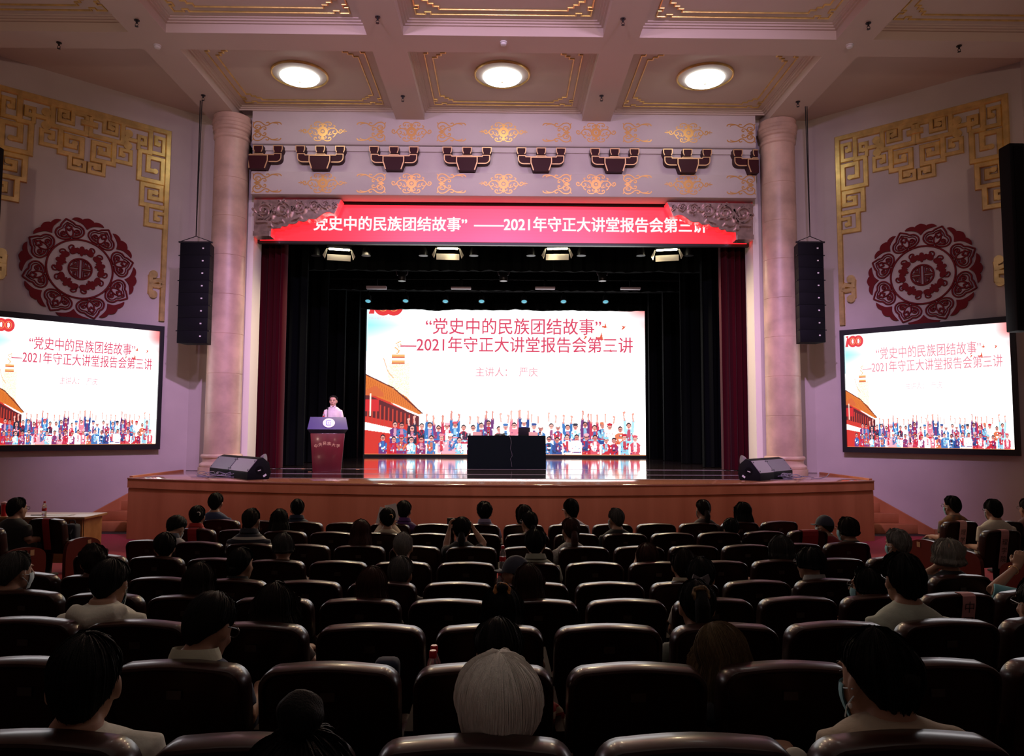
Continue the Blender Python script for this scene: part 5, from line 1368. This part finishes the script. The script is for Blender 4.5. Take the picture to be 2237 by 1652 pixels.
def person(label, Yrow, hx, ty, yaw=0, pitch=0, roll=0, hs='short', hc=BLK, top=(.02, .02, .025), sleeve='short', s=1.06, dh=.22, fz=None, hip=None, fem=False, face=None, mask=None, glasses=False,
           cap=None, pony=None, bun=None, near=False, pose=None, topmat=None, collar=None, hood=False, stand=False, skin=None, hk=None, by=None, hipx=None, clip=None, vox=None, pitchy=0, earring=False, hips=0, nk=.015, shf=1.0):
    tp = at(hx, ty, Yrow + dh)
    if not stand: yaw += math.degrees(math.atan2(-tp.x, tp.y))
    R = Matrix.Rotation(math.radians(yaw), 4, 'Z') @ Matrix.Rotation(math.radians(-pitch), 4, 'X') @ Matrix.Rotation(math.radians(roll), 4, 'Y')
    fz = floor_z(Yrow) if fz is None else fz
    extra = .012 if hs != 'none' else 0
    Hd = tp - Vector((0, 0, (.122 + extra) * s))
    hx_ = Hd.x if hipx is None else hipx
    base = Vector((hx_, (Yrow + .30) if not stand else Hd.y - .02, fz)) if hip is None else Vector(hip)
    t = thing('person', label, 'person', base)
    M = Matrix.Translation(Hd - base) @ R
    by = yaw * .3 if by is None else by; B3 = Matrix.Rotation(math.radians(by), 3, 'Z')
    k = .90 if fem else 1.0; k *= s / 1.0 * .97
    NB = (M @ Vector((0, -.032 * s, -.092 * s))) + Vector((0, -.022, -.028 + nk)) * s
    P = Vector((0, 0, .50)) if not stand else Vector((0, -.02, .95))
    sk = skin or M_skin
    def ring(c, rx, ry, n=24): return [c + B3 @ Vector((rx * math.cos(2 * PI * i / n), ry * math.sin(2 * PI * i / n), 0)) for i in range(n)]
    def torso(d):
        S = NB + Vector((0, 0, -.075 * s)); mid = lambda f: S.lerp(P, f)
        return [ring(NB + Vector((0, .005, .035)), .058 * k + d, .060 * k + d), ring(NB, .070 * k + d, .066 * k + d), ring(NB + Vector((0, 0, -.022 * shf)), .110 * k + d, .078 * k + d), ring(NB + Vector((0, 0, -.052 * shf)), .150 * k + d, .088 * k + d), ring(NB + Vector((0, 0, -.105 * shf)), .186 * k + d, .098 * k + d),
                ring(mid(.3), .172 * k + d, .118 * k + d), ring(mid(.7), .155 * k + d, .118 * k + d), ring(P + Vector((0, 0, .04)), .172 * k + d, .130 * k + d), ring(P + Vector((0, 0, -.10)), .150 * k + d, .125 * k + d)]
    sh = {q: NB + B3 @ Vector((q * .168 * k, 0, -.108 * s * shf - .02 * (1 - shf))) for q in (-1, 1)}
    pose = pose or {}; arms = {}
    for q in (-1, 1):
        if q in pose: el_, wr = (Vector(v) - base for v in pose[q][:2])
        elif stand: el_ = sh[q] + B3 @ Vector((q * .07, .06, -.27)); wr = el_ + B3 @ Vector((-q * .06, .12, -.20))
        else: el_ = sh[q] + B3 @ Vector((q * .04, .0, -.28)); el_.z = max(el_.z, P.z + .10); wr = Vector((q * .12, .24, P.z + .075))
        arms[q] = (sh[q], el_, wr)
    b = MB(); b.loft(torso(0))
    b.tube([M @ Vector((0, -.018 * s, -.04 * s)), M @ Vector((0, -.03 * s, -.095 * s)), NB + Vector((0, .002, -.02))], [(.052 * s, .056 * s), (.055 * s, .058 * s), (.066 * s, .066 * s)], 16)
    head_mb(b, M, s)
    for q, (a, e, w_) in arms.items():
        b.tube([a + B3 @ Vector((-q * .03, 0, .0)), a, a.lerp(e, .5), e], [.05 * k, .054 * k, .046 * k, .040 * k], 12)
        b.tube([e, e.lerp(w_, .3), e.lerp(w_, .75), w_], [.041 * k, .042 * k, .032 * k, .027 * k], 12)
        dd = (w_ - e).normalized(); nn = pose[q][2] if (q in pose and len(pose[q]) > 2) else (Vector((0, 0, -1)) if abs(dd.z) < .8 else Vector((-q, 0, 0)))
        cu = pose[q][3] if (q in pose and len(pose[q]) > 3) else .5
        hd = pose[q][4] if (q in pose and len(pose[q]) > 4) else dd
        hand(b, w_, hd, nn, q, cu, s)
    if not stand:
        for q in (-1, 1):
            b.tube([P + Vector((q * .08, -.02, -.03)), P + Vector((q * .10, .22, -.01)), P + Vector((q * .11, .42, -.02))], [.085, .078, .060], 12)
            b.tube([P + Vector((q * .11, .42, -.02)), P + Vector((q * .11, .43, -.22)), Vector((q * .11, .42, .07))], [.058, .052, .038], 12)
            b.tube([Vector((q * .11, .39, .05)), Vector((q * .11, .48, .045)), Vector((q * .115, .62, .035))], [(.038, .04), (.042, .035), (.034, .024)], 10)
    else:
        for q in (-1, 1):
            b.tube([P + Vector((q * .085, 0, -.02)), P + Vector((q * .09, .01, -.43)), Vector((q * .10, -.01, .08))], [.088, .058, .042], 12)
            b.tube([Vector((q * .10, -.05, .05)), Vector((q * .10, .04, .045)), Vector((q * .105, .18, .03))], [(.038, .04), (.042, .035), (.034, .024)], 10)
    vx = vox or (.008 if near else .012)
    link('body', remesh(b, vx, 'body', [sk, M_trouser], split=P.z + .05, smooth=3), t)
    # shirt
    b = MB(); tr = torso(.014); tr[0] = ring(NB + Vector((0, .004, .012 if not stand else -.004)), .072 * k, .070 * k)
    b.loft(tr[:])
    for q, (a, e, w_) in arms.items():
        f = {'short': .68, 'half': .97}.get(sleeve, 1.0)
        b.tube([a + B3 @ Vector((-q * .04, 0, .0)), a + Vector((0, 0, .004)), a.lerp(e, .5), a.lerp(e, f)], [.062 * k, .067 * k, .062 * k, .060 * k if sleeve != 'long' else .053 * k], 14)
        if sleeve == 'long': b.tube([e, e.lerp(w_, .4), e.lerp(w_, .93)], [.053 * k, .052 * k, .040 * k], 12)
    if hood:
        b.tube([NB + B3 @ Vector((-.13, -.02, -.02)), NB + B3 @ Vector((-.10, -.08, -.03)), NB + B3 @ Vector((0, -.12, -.06)), NB + B3 @ Vector((.10, -.08, -.03)), NB + B3 @ Vector((.13, -.02, -.02))], [.03, .05, .06, .05, .03], 12)
        b.ell(NB + B3 @ Vector((0, -.09, -.09)), (.15, .065, .10), B3)
    tm = topmat or cloth(top)
    so = link('shirt', remesh(b, vx * 1.15, 'shirt', [tm], smooth=3), t)
    if collar and stand:
        for q in (-1, 1):
            MB().prism([(q * .008, -.018), (q * .022, .014), (q * .058, .026), (q * .066, .004), (q * .036, -.034)], 0, .008, PL).xf(Matrix.Translation(NB + B3 @ Vector((0, .078, .002))) @ B3.to_4x4() @ Matrix.Rotation(PI, 4, 'Z') @ Matrix.Rotation(-.35, 4, 'X')).build('collar', cloth(collar), so, 0)
    elif collar:
        cb = MB(); n = 26; ri = []
        for rr, z in ((.066, .0), (.074, .030), (.078, .040), (.088, .012), (.092, -.006)):
            ri.append([NB + B3 @ Vector((rr * k * 1.08 * math.cos(2 * PI * i / n), rr * k * 1.04 * math.sin(2 * PI * i / n) + .002, z - .014 * math.sin(2 * PI * i / n))) for i in range(n)])
        cb.loft(ri, cap=False); cb.build('collar', cloth(collar), so, 60)
    # hair
    if hs != 'none' and not cap:
        kw = dict(hk or {}); sd = (int(hx) * 7 + int(ty)) % 97
        pre = {'short': dict(vol=.014, top=.016, amp=.006), 'crop': dict(vol=.006, top=.008, amp=.003), 'fluffy': dict(vol=.018, top=.020, amp=.009), 'curly': dict(vol=.022, top=.022, curl=.10, amp=.01), 'bob': dict(ln=.10, vol=.014, top=.012, wide=.014, amp=.006),
               'curlybob': dict(ln=.08, vol=.022, top=.018, curl=.08, wide=.02), 'long': dict(ln=.33, vol=.012, top=.010, wide=.045, back=.02), 'up': dict(vol=.012, top=.012, el=[(0, 40), (40, 36), (62, 22), (84, 16), (100, 2), (130, -26), (180, -38)]),
               'thin': dict(vol=.005, top=.004, amp=.003)}[hs]
        pre.update(kw); pre.setdefault('strands', 130)
        hb = hair_mb(M, s, hs, sd, near, **pre)
        if pony:
            pb = M @ (Vector((0, -.112, pony[0])) * s); L = pony[1]
            hb.tube([M @ (Vector((0, -.09, pony[0])) * s), pb + Vector((0, -.02, .0)), pb + Vector((0, -.045, -.05)), pb + Vector((0, -.04, -L * .55)), pb + Vector((.01, -.025, -L))], [.03, .032, .040, .034, .008], 14)
        if bun:
            bc = M @ (Vector((0, bun[0], bun[1])) * s); r_ = bun[2]; e0 = len(hb.v); hb.ell(bc, (r_, r_, r_ * .9), None, 20, 14)
            for j in range(e0, len(hb.v)):
                v = Vector(hb.v[j]); hb.v[j] = tuple(v + (v - bc) * .22 * noise.noise(v * 38))
        ho = hb.build('hair', hairmat(hc), t, 60)
        if clip:
            kind, mm_ = clip
            if kind == 'scrunchie':
                cpt = M @ (Vector((0, -.118, pony[0] + .005)) * s) if pony else M @ (Vector((0, bun[0] * .85, bun[1] - .02)) * s)
                MB().tube([cpt + Vector((.033 * math.cos(a) , -.01 + .008 * math.sin(3 * a), .033 * math.sin(a))) for a in [2 * PI * i / 18 for i in range(19)]], [.013 + .003 * (i % 2) for i in range(19)], 8, cap=False).build('scrunchie', mm_, ho)
            elif kind == 'bow':
                cpt = M @ (Vector((0, -.135, .02)) * s); cb = MB()
                for q in (-1, 1): cb.prism([(0, .008), (q * .05, .034), (q * .062, .0), (q * .05, -.034), (0, -.008)], 0, .014, PL)
                cb.ell((0, -.012, 0), (.012, .01, .014)); cb.v = [tuple(Vector(v) + cpt) for v in cb.v]; cb.build('hair_bow', mm_, ho)
            else:
                cpt = M @ (Vector((.03, -.112, .05)) * s)
                MB().tube([cpt + Vector((.022 * math.cos(a), -.01, .022 * math.sin(a))) for a in [-.9 + 3.2 * i / 12 for i in range(13)]], .006, 8).build('hair_clip', mm_, ho)
    if cap:
        ce = MB(); rings = []
        for e in range(0, 91, 9):
            er = math.radians(e); rings.append([M @ (Vector(((.092) * math.cos(er) * math.cos(t_), .113 * math.cos(er) * math.sin(t_) - .008, .118 * math.sin(er) + .022)) * s) for t_ in [2 * PI * i / 28 for i in range(28)]])
        ce.loft(rings); co = ce.build('cap', cloth(cap), t, 60)
        br = MB(); out, inn = [], []
        for i in range(13):
            a = -.95 + 1.9 * i / 12; c_, d_ = math.sin(a), math.cos(a)
            inn.append(M @ (Vector((.092 * c_, .113 * d_ - .012, .026)) * s)); out.append(M @ (Vector((.088 * c_, .105 * d_ + .075 * max(0, math.cos(a * 1.5)), .014)) * s))
        dz_ = Vector((0, 0, -.005)); br.loft([[inn[i], out[i], out[i] + dz_, inn[i] + dz_] for i in range(13)]); br.build('brim', cloth(cap), co, 40)
        hb = hair_mb(M, s, 'short', 5, vol=.006, top=-.01); link('hair', hb.mesh('hair', hairmat(hc), 60), t)
    face = face if face is not None else (abs(yaw) >= 35)
    if face or mask or glasses:
        F3 = M.to_3x3()
        def fe(nm, c, r, m_): MB().ell(M @ (Vector(c) * s), tuple(q * s for q in r), F3, 12, 8).build(nm, m_, t, 80)
        if face:
            for q in (-1, 1): fe('eye', (q * .031, .0875, .012), (.0105, .005, .004), M_eye)
            for q in (-1, 1): fe('eyebrow', (q * .033, .0885, .039), (.017, .005, .0028), hairmat(hc))
            if not mask: fe('mouth', (0, .0985, -.067), (.021, .005, .0075 if stand else .004), M_lips)
    if mask:
        mb_ = MB(); ro, rin = [], []
        for j in range(9):
            f = j / 8; z = -.008 - .104 * f; bulge = .012 * math.sin(PI * min(1, f * 1.3)); sc_ = 1 - .34 * f * f
            row = []
            for i in range(15):
                a = math.radians(-66 + 132 * i / 14)
                row.append(Vector((.078 * sc_ * math.sin(a), (.100 + bulge) * (1 - .12 * f * f) * math.cos(a) + .004, z)))
            ro.append(row)
        vs = [M @ (p * s) for r_ in ro for p in r_] + [M @ (p * s * .96) for r_ in ro for p in r_]; n1 = 15; N1 = len(vs) // 2; fs = []
        for j in range(8):
            for i in range(14): fs += [(j * n1 + i, j * n1 + i + 1, (j + 1) * n1 + i + 1, (j + 1) * n1 + i), (N1 + j * n1 + i, N1 + (j + 1) * n1 + i, N1 + (j + 1) * n1 + i + 1, N1 + j * n1 + i + 1)]
        mb_.add(vs, fs); mo = mb_.build('face_mask', mask, t, 80)
        for q in (-1, 1):
            for z in (-.018, -.092): MB().tube([M @ (Vector((q * .066, .048, z)) * s), M @ (Vector((q * .081, .02, z * .6)) * s), M @ (Vector((q * .089, -.018, z * .25 + .002)) * s)], .0022, 5).build('ear_loop', M_maskw, mo)
    if glasses:
        g = MB()
        for q in (-1, 1):
            g.tube([M @ (Vector((q * .034 + .026 * math.cos(a), .112 - .006 * abs(math.cos(a)), .008 + .020 * math.sin(a))) * s) for a in [2 * PI * i / 18 for i in range(19)]], .0026, 6, cap=False)
            g.tube([M @ (Vector((q * .060, .104, .014)) * s), M @ (Vector((q * .082, .05, .016)) * s), M @ (Vector((q * .086, -.012, .012)) * s)], .0026, 6)
        g.tube([M @ (Vector((-.009, .113, .012)) * s), M @ (Vector((.009, .113, .012)) * s)], .0026, 6)
        g.build('glasses', M_steel, t)
    if earring:
        for q in (-1, 1): MB().ell(M @ (Vector((q * .090, -.004, -.048)) * s), (.006, .006, .008)).build('earring', M_white, t)
    return t, M, base, NB
RY = {r[0]: r[1] for r in ROWS}; RX = {}
def P_(row, hx, ty, label, **k):
    """an audience member seated in the row; hips go to the nearest seat"""
    Y0 = RY[row]; xw = at(hx, ty, Y0).x; Y = row_pt(Y0, xw)
    hips = k.pop('seatdx', None)
    xs = [v[0] for kk, v in SEATS.items() if kk[0] == row]
    near_x = min(xs, key=lambda v: abs(v - xw)) if xs else xw
    k.setdefault('hipx', xw + max(-.10, min(.10, near_x - xw)) if hips is None else xw + hips)
    k.setdefault('fz', [r for r in ROWS if r[0] == row][0][2] - STOP)
    return person(label, Y, hx, ty, **k)
# front row
P_('I', 472, 1078, 'person with cropped black hair in a blue shirt, leftmost in the front row', yaw=-14, top=(.03, .05, .13))
P_('I', 650, 1090, 'person with short dark hair and navy polo shirt in the front row', yaw=3, hs='crop', top=(.012, .02, .05), collar=(.012, .02, .05))
P_('I', 883, 1095, 'person in a purple shirt in the front row, behind the raised papers', yaw=-6, top=(.07, .015, .13), collar=(.07, .015, .13))
P_('I', 1059, 1098, 'person with curly black hair and lilac collar in the front row', hs='curly', fem=True, top=(.25, .22, .36), collar=(.30, .26, .42))
P_('I', 1144, 1103, 'person with brown bob and pale mask in the front row, turned left', yaw=35, hs='bob', hc=DBR, fem=True, mask=M_maskw, top=(.06, .06, .07))
P_('I', 1246, 1093, 'person with swept up hair, glasses and white shirt in the front row', yaw=28, hs='short', glasses=True, top=(.50, .47, .55), hk=dict(top=.03, amp=.008), face=False)
P_('I', 1535, 1092, 'person with low wavy ponytail and mask in the front row right', yaw=24, hs='up', hc=DBR, fem=True, mask=M_maskm, pony=(-.01, .20), top=(.05, .03, .03))
P_('I', 1622, 1097, 'person with long black hair, glasses and mask, rightmost in the front row', yaw=48, hs='long', fem=True, mask=M_maskm, glasses=True, top=(.03, .03, .05), hk=dict(ln=.22))
# second row
P_('H', 432, 1105, 'person in a red shirt with hair up and a pale clip', yaw=-8, hs='up', fem=True, bun=(-.10, .04, .036), clip=('clip', M_white), top=(.42, .02, .02), collar=(.42, .02, .02))
P_('H', 611, 1112, 'person with long straight dark hair in the second row', hs='long', fem=True, top=(.02, .02, .025), hk=dict(ln=.20))
t_, M_, b_, n_ = P_('H', 846, 1110, 'person with clipped up hair and beige jacket holding white papers', yaw=8, hs='up', fem=True, bun=(-.09, .03, .04), clip=('clip', M_goldedge), top=(.45, .38, .28), sleeve='long',
    pose={-1: (at(818, 1178, 9.05), at(832, 1150, 9.35), (0, 1, 0), .5), 1: (at(876, 1178, 9.05), at(860, 1150, 9.35), (0, 1, 0), .5)})
for q, (x, y, a) in enumerate(((838, 1128, .25), (856, 1120, -.2))):
    p = at(x, y, 9.46 + .02 * q); t = thing('paper_sheet', f'white sheet of paper held up in the second row, the {("lower left", "upper right")[q]} one', 'paper', p)
    MB().obox((0, 0, 0), (.15, .003, .21), Matrix.Rotation(a, 3, 'Y')).build('sheet', M_paper, t, 0)
P_('H', 1155, 1117, 'person with low ponytail and glasses in the second row, turned left', yaw=28, hs='up', fem=True, glasses=True, pony=(-.03, .15), top=(.48, .42, .33), face=False)
P_('H', 1345, 1110, 'person with thinning grey crown, mask and black shirt in the second row', yaw=32, hs='crop', hc=GRD, mask=M_maskw, top=(.01, .01, .012), hk=dict(vol=.008))
P_('H', 1598, 1133, 'person low in a seat with plain black hair, second row right', hs='short', top=(.02, .02, .02), hk=dict(vol=.014))
P_('H', 1800, 1126, 'person in a navy baseball cap and mask in the second row', yaw=58, hs='short', cap=(.02, .025, .05), mask=M_maskw, top=(.25, .02, .03))
# third row
P_('G', 385, 1128, 'person bending forward in a pale grey shirt with white mask', yaw=-32, pitch=38, mask=M_maskw, top=(.32, .31, .33), collar=(.05, .06, .09), dh=.30)
M_stripe = wave_mat('navy_stripes', (.50, .48, .44), (.012, .015, .03), 4.2, 'Z', sharp=.28)
P_('G', 550, 1110, 'person in a navy shirt with pale stripes, hair thin, third row', yaw=-22, hs='thin', hc=DBR, mask=M_maskw, topmat=M_stripe, collar=(.02, .025, .04))
P_('G', 789, 1135, 'person with long red brown hair in the third row', hs='long', hc=AUB, fem=True, top=(.45, .42, .38), hk=dict(ln=.22))
ph = (at(991, 1140, 8.12))
t_, M_, b_, n_ = P_('G', 1009, 1130, 'person in black raising both arms to take a photo', hs='up', fem=True, pony=(-.02, .26), top=(.012, .012, .014),
    pose={-1: (at(974, 1196, 7.95), at(981, 1160, 8.08), (1, 0, 0), .8, (.1, .25, 1)), 1: (at(1058, 1190, 7.95), at(1036, 1158, 8.08), (-1, 0, 0), .8, (-.5, .25, 1))})
t = thing('mobile_phone', 'black mobile phone held up by the person in black', 'phone', (ph.x, 8.16, ph.z)); MB().box(-.075, .08, -.004, .004, -.036, .036).build('phone_body', M_steel, t, bevel=.003); MB().box(.04, .06, -.006, -.004, .012, .026).build('camera_bump', M_black, t, 0)
M_pat = mat('leaf_pattern', (.55, .53, .50), .8, col2=(.18, .17, .16), vscale=22)
P_('G', 1246, 1132, 'person with auburn hair tied low and patterned white shirt', yaw=20, hs='up', hc=AUB, fem=True, pony=(.0, .26), mask=M_maskm, topmat=M_pat)
P_('G', 1850, 1130, 'person with brown bob, glasses and mask in black, third row right', yaw=58, hs='bob', hc=DBR, fem=True, glasses=True, mask=M_maskm, top=(.012, .012, .014), hk=dict(ln=.05))
# fourth row
P_('F', 361, 1165, 'person with round black hair in the fourth row, leftmost', hs='short', hk=dict(vol=.016), top=(.02, .02, .025))
P_('F', 620, 1165, 'person with dark grey hair and patterned pale cardigan, fourth row', hs='bob', hc=(.04, .037, .037), fem=True, sleeve='long', topmat=mat('knit_pattern', (.45, .43, .42), .9, col2=(.04, .04, .05), vscale=30), hk=dict(ln=.03))
P_('F', 881, 1163, 'person with cropped silver hair in the fourth row', yaw=-4, hs='crop', hc=GRY, top=(.30, .28, .27))
P_('F', 1170, 1157, 'person with thick black hair and pale green shirt, fourth row', hs='fluffy', top=(.36, .38, .30), collar=(.36, .38, .30))
P_('F', 1415, 1187, 'person with brown bob resting the head on a hand', roll=-8, hs='bob', hc=AUB, fem=True, top=(.05, .02, .02), pose={-1: (at(1388, 1245, 7.1), at(1391, 1226, 7.2), (1, 0, 0), .6, (.1, .1, 1))})
P_('F', 1705, 1172, 'person with curly greying hair and mask, fourth row right', yaw=42, hs='curlybob', hc=(.045, .042, .042), fem=True, mask=M_maskm, top=(.03, .03, .035), hk=dict(strands=220))
P_('F', 1958, 1160, 'person with curly silver hair and blue mask, fourth row right', yaw=52, hs='curly', hc=GRY, fem=True, mask=M_maskm, top=(.05, .05, .055), hk=dict(strands=260))
# fifth row
P_('E', 205, 1192, 'person with tousled curly dark hair in the fifth row, leftmost', hs='curly', hc=DBR, top=(.02, .02, .02), dh=.3)
P_('E', 528, 1197, 'person in a green top with black collar, hair pinned up', yaw=-34, hs='up', fem=True, bun=(-.10, -.01, .036), top=(.012, .14, .085), collar=(.012, .014, .016))
P_('E', 876, 1217, 'person with combed grey streaked hair in the fifth row', yaw=-14, hs='short', hc=GRD, top=(.03, .03, .03), hk=dict(vol=.014, amp=.006))
P_('E', 1126, 1215, 'person in a dark navy cap in the fifth row, turned left', yaw=62, cap=(.03, .035, .06), top=(.02, .02, .025))
P_('E', 1492, 1200, 'person with thinning dark hair and cream checked shirt', yaw=6, hs='short', hc=DBR, top=(.50, .46, .34), collar=(.50, .46, .34), topmat=wave_mat('fine_check', (.50, .46, .34), (.36, .34, .27), 14, 'X', sharp=.7))
P_('E', 1768, 1195, 'person with short black bob, glasses and striped collar', yaw=48, hs='bob', fem=True, glasses=True, top=(.02, .02, .022), collar=(.30, .30, .30), hk=dict(ln=.02, vol=.018))
P_('E', 2072, 1178, 'person with grey wavy bob holding the neck, near the right aisle', yaw=8, hs='bob', hc=(.30, .28, .25), fem=True, top=(.016, .018, .025), hk=dict(ln=.06, vol=.024, wide=.03, amp=.014, curl=.05, strands=420), pose={-1: (at(2018, 1260, 6.3), at(2048, 1236, 6.2), (1, 0, 0), .5, (1, -.2, .25))})
# sixth row
P_('D', 38, 1207, 'person with dark grey hair and mask at the left edge', yaw=-56, hs='short', hc=(.06, .056, .055), mask=M_maskw, top=(.02, .02, .022), near=True, hk=dict(strands=220))
P_('D', 438, 1228, 'person with long dark hair in the sixth row left', hs='long', hc=DBR, fem=True, near=True, top=(.03, .02, .02), hk=dict(ln=.26, strands=250))
P_('D', 813, 1238, 'person with long reddish hair in the sixth row', hs='long', hc=AUB, fem=True, near=True, top=(.03, .02, .02), hk=dict(ln=.28, strands=250))
P_('D', 1155, 1232, 'person with long hair reddish at the ends, sixth row middle', hs='long', hc=(.035, .014, .011), fem=True, near=True, top=(.03, .02, .02), hk=dict(ln=.28, strands=250))
P_('D', 1530, 1218, 'person with grey bow in dark gathered hair', hs='up', fem=True, near=True, pony=(.0, .22), clip=('bow', mat('bow_grey', (.16, .15, .17), .6)), top=(.40, .37, .33), hk=dict(vol=.018))
P_('D', 1893, 1240, 'person with glasses and blue mask turned left, sixth row right', yaw=66, hs='bob', fem=True, glasses=True, mask=M_maskm, near=True, top=(.02, .025, .025), hk=dict(ln=.03))
# seventh row
P_('C', 243, 1222, 'person in a cream hooded jacket leaning between two seats', yaw=-24, pitch=14, hs='crop', mask=M_maskm, near=True, hood=True, sleeve='long', top=(.74, .73, .62), nk=.03, shf=.8, dh=.36, seatdx=-.04, hk=dict(vol=.009))
P_('C', 603, 1272, 'person with long dark hair spread over the shoulders, seventh row', yaw=-4, hs='long', hc=DBR, fem=True, near=True, top=(.04, .02, .02), hk=dict(ln=.25, wide=.07, strands=250))
P_('C', 1097, 1278, 'person with long black hair and an orange scrunchie', hs='long', fem=True, near=True, bun=(-.06, .135, .03), clip=('scrunchie', cloth((.42, .16, .03))), top=(.02, .02, .02), hk=dict(ln=.26, strands=250))
P_('C', 1521, 1268, 'person with high ponytail and gold scrunchie in a grey green top', yaw=10, pitch=6, hs='up', fem=True, near=True, pony=(.075, .34), clip=('scrunchie', mat('gold_scrunchie', (.30, .18, .07), .7, col2=(.03, .02, .015), vscale=60)), top=(.16, .18, .15), sleeve='long')
P_('C', 1970, 1213, 'person with tousled black hair, glasses and grey green tee', yaw=26, hs='fluffy', near=True, glasses=True, top=(.42, .46, .38), hk=dict(vol=.020, top=.022, amp=.012), dh=.30, face=False)
t_, M_, b_, n_ = P_('C', 2262, 1268, 'person with glasses at the right edge, face just in view', yaw=38, hs='short', near=True, glasses=True, top=(.02, .02, .02))
# eighth row
P_('B', 461, 1298, 'person with short black hair, navy polo and cream collar, looking down', yaw=-38, pitch=24, hs='crop', near=True, glasses=True, top=(.02, .03, .085), collar=(.62, .63, .48), hk=dict(vol=.011, top=.014, strands=200))
M_rst = wave_mat('red_cream_stripes', (.48, .36, .26), (.25, .012, .016), 6.5, 'Z', sharp=.5)
P_('B', 1090, 1355, 'person in a red and cream striped long sleeve top', yaw=8, pitch=14, hs='short', near=True, sleeve='long', topmat=M_rst, hk=dict(vol=.014))
P_('B', 1580, 1362, 'person with long blonde brown hair leaning to the left', yaw=18, pitch=22, roll=-14, hs='long', hc=BLN, fem=True, near=True, top=(.03, .03, .035), hk=dict(ln=.30, wide=.055, vol=.016, strands=420), dh=.20)
# nearest row
P_('A', 190, 1385, 'person with short black hair and white tee, nearest at left', yaw=-12, hs='crop', near=True, s=1.10, top=(.66, .66, .58), hk=dict(vol=.005, top=.012, amp=.003, strands=160), dh=.16, nk=.022, shf=.45)
P_('A', 1092, 1437, 'person with thick white hair in the nearest row', yaw=-4, hs='short', hc=WHT, near=True, s=1.08, top=(.35, .33, .32), hk=dict(el=[(0, 44), (50, 34), (68, -6), (85, -16), (105, -30), (135, -46), (180, -54)], vol=.030, top=.022, amp=.006, strands=1600), dh=.16, nk=.04)
P_('A', 1910, 1380, 'person in a beige top with mask and pearl earring, nearest at right', yaw=42, pitch=4, hs='up', fem=True, near=True, s=1.10, mask=M_maskm, earring=True, top=(.42, .34, .25), bun=(-.085, .03, .05), hk=dict(vol=.016, top=.018, amp=.008, strands=260), dh=.16, face=True, nk=.05, shf=.55)
person('person with a round dark hair bun, head just rising at the bottom edge', .92, 655, 1596, hs='up', fem=True, near=True, dh=.25, fz=.42, hipx=at(655, 1596, 1.2).x, bun=(-.02, .165, .036), top=(.02, .02, .022), hk=dict(strands=150), s=1.0)
# side blocks
gx = lambda o: o.location
M_camo = mat('camouflage', (.30, .12, .03), .8, col2=(.06, .055, .05), vscale=9)
person('person in black with glasses sitting at the left desk', 9.55, 40, 1088, yaw=-52, hs='short', s=1.12, glasses=True, top=(.010, .010, .012), fz=0, hipx=at(36, 1180, 9.75).x, dh=.28)
person('person with glasses and mask in a camouflage shirt by the right wall', 10.02, 2078, 1085, yaw=48, hs='fluffy', glasses=True, mask=M_maskm, topmat=M_camo, fz=0, hk=dict(vol=.012, top=.020))
person('person with glasses and cream tee, second from the right edge', 9.14, 2168, 1092, yaw=30, hs='fluffy', glasses=True, mask=M_maskw, top=(.55, .50, .40), fz=0, hk=dict(vol=.012, top=.018))
seat('dark brown seat at the right edge, half cut by the photo border', (7.55, 10.0, 0), math.atan2(7.5, 14) * .55, None)
person('person with glasses cut by the right edge, behind the cream tee', 10.02, 2243, 1090, yaw=40, hs='short', glasses=True, hc=DBR, top=(.1, .03, .03), fz=0)
# raised arm with phone at the right edge
hp = at(2231, 1214, 5.95)
person('person in a teal tee raising a phone at the right edge, head out of view', row_pt(4.905, 3.75), 2300, 1200, sleeve='half', yaw=5, hs='short', fem=True, near=True, vox=.006, top=(.16, .44, .50), fz=.09,
       pose={-1: (at(2166, 1290, 5.55), at(2222, 1238, 5.85), (.6, .5, 0), .75, (.35, .1, 1))})
t = thing('mobile_phone', 'dark phone with lit screen held up at the right edge', 'phone', (hp.x + .055, 5.95, hp.z)); MB().box(-.04, .09, -.005, .005, -.038, .038).build('phone_body', M_steel, t, bevel=.003)
MB().box(-.036, .086, -.0065, -.005, -.034, .034).build('phone_screen', mat('phone_glass', (.02, .02, .04), .1), t, 0); b = MB()
for q in range(4): b.box(-.03, -.022, -.0075, -.0065, -.026 + q * .014, -.018 + q * .014)
b.build('screen_icons', emat('icon_glow', (.8, .85, 1), 1.0), t, 0)
EW, WW = at(2166, 1290, 5.55), at(2222, 1238, 5.85); MB_w = EW.lerp(WW, .84); AX = (WW - EW).normalized(); BX_ = AX.orthogonal().normalized(); BY_ = AX.cross(BX_)
tag(MB().tube([MB_w + (BX_ * math.cos(a) + BY_ * math.sin(a)) * .034 for a in [2 * PI * i / 24 for i in range(25)]], .0035, 6, cap=False).build('bracelet', M_goldedge, None), 'thin bracelet on the raised wrist at the right edge', 'bracelet')
# the speaking man behind the lectern
person('person in a white shirt speaking behind the lectern', LY + .74, 728.5, 864, yaw=180, pitch=0, hs='short', s=1.02, dh=0, fz=ZS + .005, stand=True, face=True, vox=.007, near=True, skin=M_skin_lit, top=(.74, .62, .70), collar=(.78, .66, .74),
       by=190, nk=.0, hipx=at(727, 900, LY + .74).x, fem=True, hk=dict(vol=.010, top=.012, el=[(0, 44), (40, 41), (58, 28), (72, 10), (84, 12), (100, 0), (125, -20), (180, -34)]))
